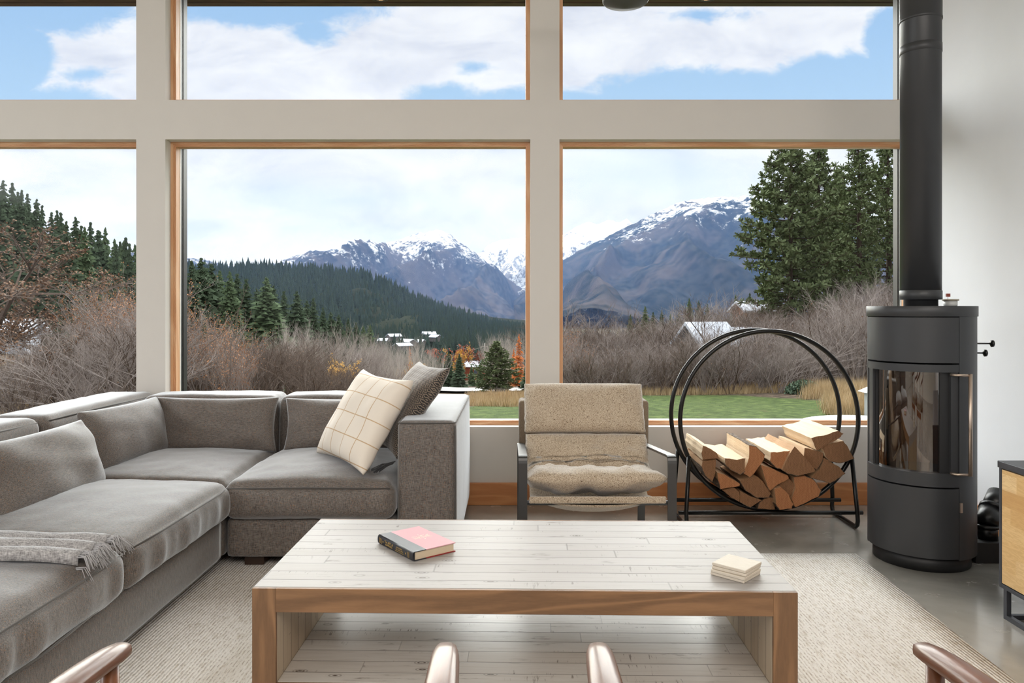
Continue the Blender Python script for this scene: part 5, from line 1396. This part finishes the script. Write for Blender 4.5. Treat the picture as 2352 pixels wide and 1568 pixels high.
AUT_R.place(at(1117, 200), height_to(1117, 200, 802) / 5.5, label='dark red autumn tree beside the barn roof')
AUT_Y.place(at(1058, 205), height_to(1058, 205, 785) / 6, label='yellow autumn tree above the dark fir row')
AUT_Y.place(at(960, 120), height_to(960, 120, 818) / 6, label='yellow-leaved tree just above the cushions')
AUT_Y.place(at(930, 110), height_to(930, 110, 836) / 6, label='pale yellow bushy tree left of the brighter yellow one')
AUT_Y.place(at(775, 34), height_to(775, 34, 800) / 6.5, label='slim shrub with yellow leaves among the brown brush')
random.seed(18)
for i in range(12):
    px = 1120 + 85 * i / 12; Y = random.uniform(170, 260); ASP[i % 2].place(at(px, Y), height_to(px, Y, 765 + random.uniform(-12, 14)) / 7, label='tall bare pale tree in the row behind the lone pine', group='bare trees behind the pine')
for i in range(9):
    px = 1075 + 130 * i / 9; Y = random.uniform(38, 60); k = random.choice(SHR_B + SHR_G); k.place(at(px, Y), height_to(px, Y, 895 - 12 * (px > 1130)) / 4.4, label='low twiggy shrub between road and lawn, left of the armchair', cat='shrub', group='shrubs between road and lawn')
# evergreen ground shrub inside the hoop
random.seed(20); mbs = MB()
for k in range(900):
    d_ = Vector((random.gauss(0, 1), random.gauss(0, 1), abs(random.gauss(0, 1)))).normalized(); c = Vector((d_.x * 0.75, d_.y * 0.5, d_.z * 0.55)) * random.uniform(0.6, 1)
    a = Vector((random.gauss(0, 1), random.gauss(0, 1), random.gauss(0, 1))).normalized() * 0.06; b2 = a.orthogonal().normalized() * 0.045
    mbs.add([c - a, c + b2, c + a, c - b2], [(0, 1, 2, 3)])
o = mbs.build('evergreen_shrub', plain('dark_leaf', rgb(54, 76, 50), 0.7, vary=0.4, vscale=6)); o.location = at(1845, 29.5); tag(o, 'small dark green leafy shrub at the lawn edge inside the hoop', 'shrub')
# dry grass and weeds (nobody could count the blades)
random.seed(22); mg = MB()
def tuft(p, h, n=10, wd=0.012):
    for _ in range(n):
        a = random.random() * 6.28; d_ = Vector((math.cos(a) * 0.3, math.sin(a) * 0.3, 1)) * h * random.uniform(0.5, 1.1); q = p + Vector((random.gauss(0, 0.12), random.gauss(0, 0.12), -0.05)); s_ = Vector((math.sin(a), -math.cos(a), 0)) * wd
        mg.add([q - s_, q + s_, q + d_], [(0, 1, 2)])
for _ in range(2600):
    px = random.uniform(1075, 1215); Y = random.uniform(27.5, 50); X_ = (px - CX) / F * Y
    tuft(at(px, Y), random.uniform(0.18, 0.45), 9, 0.016)
for _ in range(2400):
    px = random.uniform(1850, 2030); Y = random.uniform(22, 34)
    if Y < 27 and px < 1900: continue
    tuft(at(px, Y), random.uniform(0.3, 0.75), 9, 0.012)
for _ in range(2500):
    px = random.uniform(1300, 1900); Y = random.uniform(31, 36); tuft(at(px, Y), random.uniform(0.2, 0.5), 7, 0.014)
for _ in range(1500):
    px = random.uniform(-20, 880); Y = random.uniform(15, 30); tuft(at(px, Y), random.uniform(0.3, 0.8), 7, 0.012)
tag(mg.build('dry_grass', DRY), 'tall straw coloured dry grass around the lawn edge', 'grass', kind='stuff')

mgl = MB(); _mg = mg; mg = mgl; random.seed(44)
for _ in range(9000):
    Y = random.uniform(19, 31); X_ = random.uniform(-2.5 + 0.0 * Y, 12)
    if noise.noise(Vector((X_ * 1.1, Y * 1.1, 8))) < -0.28: continue
    tuft(Vector((X_, Y, ground_z(X_, Y))), random.uniform(0.03, 0.08), 5, 0.008)
tag(mgl.build('lawn_grass', plain('lawn_blades', rgb(92, 110, 50), 0.9, spec=0.1, vary=0.35, vscale=1.5)), 'short green lawn grass outside the windows', 'grass', kind='stuff')
# ---- forest on the hill: the nearest ones separate, the rest one mass
def hill_pt(px, t):
    for i in range(1, len(hillprof)):
        if px <= hillprof[i][0]: a, b2 = hillprof[i - 1], hillprof[i]; r_ = a[1] + (b2[1] - a[1]) * (px - a[0]) / (b2[0] - a[0]); break
    zr = EYE - (r_ + 14 - CY) / F * HY; X = (px - CX) / F * HY; zf = EYE - (810 - CY) / F * (HY - 400)
    Y = HY - 400 * t; return Vector((X * (1 - 0.25 * t * 400 / HY), Y, zr + (min(zf, zr) - zr) * max(0.0, t) ** 0.85 - 2.0))
random.seed(30)
def lowfir(mb, p, h, r):
    for k in range(5):
        z0 = h * (0.08 + 0.17 * k); rr = r * (1 - k / 5.4) * random.uniform(0.85, 1.15); a0 = random.random() * 6; n_ = 6
        ring = [p + Vector((math.cos(a0 + 6.283 * i / n_) * rr * random.uniform(0.75, 1.2), math.sin(a0 + 6.283 * i / n_) * rr * random.uniform(0.75, 1.2), z0 - random.random() * h * 0.05)) for i in range(n_)]
        ap = p + Vector((0, 0, min(h, z0 + h * 0.34)))
        mb.add(ring + [ap], [(i, (i + 1) % n_, n_) for i in range(n_)])
lows = []
for i in range(3):
    mb_ = MB(); lowfir(mb_, Vector((0, 0, 0)), 1.0, 0.22); me = bpy.data.meshes.new('hill_fir'); me.from_pydata(mb_.v, [], mb_.f); me.materials.append(NEED_F); me.update(); lows.append(me)
NEAR = 0
allp = []
for k in range(5200):
    px = random.uniform(380, 1290); t = random.random() ** 0.9
    allp.append((t, px))
for k in range(330):
    allp.append((random.uniform(-0.01, 0.02), random.uniform(420, 1280)))
allp.sort(reverse=True)
mf = MB()
for k, (t, px) in enumerate(allp):
    p = hill_pt(px, t); h = random.uniform(9, 16) * (0.85 if t > 0.6 else 1.0)
    if noise.noise(Vector((p.x * 0.012, p.y * 0.012, 3))) > 0.40 and t > 0.12: continue
    if NEAR < 250 and 440 < px < 1200 and k % 3 == 0:
        o = bpy.data.objects.new('hill_fir', random.choice(lows)); COL.objects.link(o); o.location = p; o.scale = (h, h, h); o.rotation_euler = (0, 0, random.random() * 6)
        wd_ = place_word(px); tag(o, 'distant fir on the forested hill, ' + wd_, 'tree', 'far hill firs ' + wd_); NEAR += 1
    else: lowfir(mf, p, h, h * 0.22)
tag(mf.build('hill_forest', NEED_F), 'dense dark conifer forest covering the hill across the valley', 'forest', kind='stuff')
# valley floor trees toward the horizon
random.seed(33); mv = MB()
for k in range(1500):
    px = random.uniform(830, 2080); Y = random.uniform(330, 900); X_ = (px - CX) / F * Y; lowfir(mv, Vector((X_, Y, ground_z(X_, Y) - 1)), random.uniform(6, 12), 2.4)
for k in range(420):
    px = random.uniform(850, 1030); Y = random.uniform(370, 432); X_ = (px - CX) / F * Y; lowfir(mv, Vector((X_, Y, ground_z(X_, Y) - 1)), random.uniform(3, 9), 1.8)
tag(mv.build('valley_forest', NEED_F), 'dark trees covering the valley floor beyond the road', 'forest', kind='stuff')

# ---- road, houses
GRAV = plain('pale_gravel', rgb(150, 147, 144), 0.95, vary=0.08, vscale=0.3)
def road(pts_px, nm, lab):
    mb = MB(); vs = [];
    for (pa, pb) in pts_px:
        for q in (pa, pb): vs.append(q)
    mb.add(vs, [(2 * i, 2 * i + 1, 2 * i + 3, 2 * i + 2) for i in range(len(pts_px) - 1)]); o = mb.build(nm, GRAV); tag(o, kind='structure'); return o
rows_ = []
for i in range(26):
    X_ = -26 + 50 * i / 25; cyy = 118 - 0.3 * X_ + 0.012 * X_ * X_; hw = 13 - 0.16 * X_ * (X_ > -10)
    a = Vector((X_, cyy - hw, 0)); b2 = Vector((X_, cyy + hw, 0)); a.z = ground_z(a.x, a.y) + 0.35; b2.z = ground_z(b2.x, b2.y) + 0.35; rows_.append((a, b2))
road(rows_, 'gravel_road', '')
rows_ = []
for i in range(14):
    X_ = -9 + 14 * i / 13; cyy = 54 - 0.5 * X_; a = Vector((X_, cyy - 2.2, 0)); b2 = Vector((X_, cyy + 2.2, 0)); a.z = ground_z(a.x, a.y) + 0.25; b2.z = ground_z(b2.x, b2.y) + 0.25; rows_.append((a, b2))
road(rows_, 'gravel_drive', '')
ROOFW = plain('snowy_roof', rgb(192, 198, 208), 0.7); WALLR = plain('barn_red', rgb(150, 82, 60), 0.9); WALLG = plain('pale_siding', rgb(176, 176, 176), 0.9); WALLD = plain('weathered_siding', rgb(112, 108, 106), 0.9); WALLO = plain('tan_siding', rgb(178, 124, 92), 0.9); WINM = plain('dark_glass', rgb(90, 100, 116), 0.2)
def house(nm, p, w_, d_, h_, rh, wall, lab, cat='house', rz=0.0, over=0.4):
    t = empty(nm, p, rz, label=lab, cat=cat)
    mb = MB(); mb.box(-w_ / 2, w_ / 2, -d_ / 2, d_ / 2, -1.5, h_)
    mb.add([(-w_ / 2, -d_ / 2, h_), (-w_ / 2, d_ / 2, h_), (-w_ / 2, 0, h_ + rh), (w_ / 2, -d_ / 2, h_), (w_ / 2, d_ / 2, h_), (w_ / 2, 0, h_ + rh)], [(0, 2, 1), (3, 4, 5)]); mb.build('walls', wall, t)
    mb = MB(); W_ = w_ / 2 + over; D_ = d_ / 2 + over; e = rh * over / (d_ / 2)
    mb.add([(-W_, -D_, h_ - e), (W_, -D_, h_ - e), (W_, 0, h_ + rh), (-W_, 0, h_ + rh), (W_, D_, h_ - e), (-W_, D_, h_ - e)], [(0, 1, 2, 3), (3, 2, 4, 5)])
    o = mb.build('roof', ROOFW, t); sol = o.modifiers.new('s', 'SOLIDIFY'); sol.thickness = 0.2; sol.offset = 1
    for k in range(max(1, int(w_ / 4))):
        xx = -w_ / 2 + w_ * (k + 0.5) / max(1, int(w_ / 4)); mb = MB(); mb.box(xx - 0.5, xx + 0.5, -d_ / 2 - 0.05, -d_ / 2, h_ * 0.4, h_ * 0.8); mb.build('window', WINM, t)
    return t
p = at(1094, 215); p.z += 0.5; house('barn', p, 7.0, 6, 3.6, 1.3, WALLR, 'red barn with white roof beyond the gravel road', 'barn')
random.seed(40)
vl = ['white roofed village house at the left end of the valley village', 'white roofed village house second from the left of the village', 'long white roofed building in the middle of the village', 'white roofed house right of the long village building', 'white roofed house low in front of the village', 'white roofed house highest up the village slope', 'white roofed house at the right end of the village']
for (px, py, Y, w_, lb) in zip((880, 905, 935, 962, 925, 985, 1000), (778, 768, 780, 781, 789, 763, 770), (430, 440, 425, 430, 400, 455, 450), (4, 6, 9, 5, 7, 6, 5), vl):
    q = P(px, py, Y); q.z = max(q.z, ground_z(q.x, q.y) - 1); q.z -= 2.2; house('village_house', q, w_ * 1.3, 5, 1.2, 1.3, WALLD, lb, rz=random.uniform(-0.9, 0.9))
q = at(1622, 43); q.z = EYE - (800 - CY) / F * 43; house('cottage', q, 2.0, 2.6, 0.35, 1.0, WALLG, 'white snowy roofed shed behind the thicket left of the hoop top', rz=0.3)
q = at(1688, 45); q.z = EYE - (792 - CY) / F * 45; house('cottage', q, 1.1, 2.2, 0.3, 0.6, WALLG, 'smaller white roof right of the shed, behind the hoop top', rz=-0.2)
q = at(1727, 70); q.z = EYE - (745 - CY) / F * 70; house('cottage', q, 2.6, 2.6, 1.3, 0.7, WALLO, 'tan house with white roof under the big pine', rz=0.2)
q = at(36, 40); q.z = EYE - (800 - CY) / F * 40; house('cottage', q, 1.7, 2, 0.9, 0.5, ROOFW, 'white building glimpsed through the left window branches', rz=0.2)
q = at(545, 48); q.z = EYE - (862 - CY) / F * 48; house('cottage', q, 2.0, 2, 0.4, 0.6, WALLG, 'pale roof glimpsed through brush in the middle window', rz=0.2)
# utility poles and wires
PW = plain('pole_wood', rgb(150, 146, 140), 0.9)
for px, lb in ((1113, 'utility pole behind the barn, nearer the pine'),):
    Yp = 230; p = at(px, Yp); t = empty('utility_pole', p, label=lb, cat='utility pole'); hp_ = height_to(px, Yp, 788)
    mb = MB(); mb.tube([(0, 0, -1), (0, 0, hp_)], 0.16, 6); mb.build('pole', PW, t); mb = MB(); mb.box(-1.2, 1.2, -0.08, 0.08, hp_ - 1.2, hp_ - 1.0); mb.build('cross_arm', PW, t)
    for k in range(3):
        mb = MB(); z_ = hp_ - 0.9 - k * 1.9; mb.tube([(-9 * q - 0.0, 5 * q, z_ - 1.2 * math.sin(math.pi * q / 1.0) ) for q in [i / 8 for i in range(9)]], 0.05, 3); mb.build('wire', PW, t)
# garden things by the house at the right
GW = plain('white_cover', rgb(176, 178, 176), 0.5)
t = empty('round_patio_table', (4.22, 8.6, -1.35), label='white round patio table outside, seen low in the right window', cat='patio table')
zt_ = -0.150 + 1.35
mb = MB(); mb.lathe([(0, zt_ - 0.05), (0.82, zt_ - 0.05), (0.84, zt_ - 0.02), (0.82, zt_), (0, zt_ + 0.01)], n=64); mb.build('tabletop', GW, t)
mb = MB(); mb.tube([(0, 0, 0), (0, 0, zt_ - 0.04)], 0.05, 12); mb.build('pedestal', STOP, t)
q = P(1992, 900, 9.5)
t = empty('lantern_post', (q.x + 0.05, 9.5, -1.35), label='grey post with white cap outside, just left of the stove', cat='post')
mb = MB(); mb.box(-0.06, 0.06, -0.06, 0.06, 0, q.z + 1.35); mb.build('post', plain('grey_post', rgb(140, 142, 142), 0.7), t)
mb = MB(); z_ = q.z + 1.35; mb.add([(-0.12, -0.12, z_), (0.12, -0.12, z_), (0.12, 0.12, z_), (-0.12, 0.12, z_), (0, 0, z_ + 0.09)], [(0, 1, 4), (1, 2, 4), (2, 3, 4), (3, 0, 4), (3, 2, 1, 0)]); mb.build('cap', GW, t)

# ---- blue haze of the valley air, and the drifting smoke
def volume_box(nm, x0, x1, y0, y1, z0, z1, dens, col, lab, cat):
    m = bpy.data.materials.new(nm); m.use_nodes = True; nt = NT(m.node_tree); nt.n.remove(nt.n['Principled BSDF'])
    vsn = nt.N('ShaderNodeVolumeScatter', {'Color': col, 'Density': dens, 'Anisotropy': 0.0}); nt.l.new(vsn.outputs[0], nt.n['Material Output'].inputs['Volume'])
    mb = MB(); mb.box(x0, x1, y0, y1, z0, z1); o = mb.build(nm, m); tag(o, lab, cat, kind='stuff'); return o
volume_box('valley_haze', -9000, 9000, 330, 8600, -60, 680, 0.00009, (0.28, 0.47, 0.95, 1), 'thin blue haze filling the valley before the mountains', 'haze')
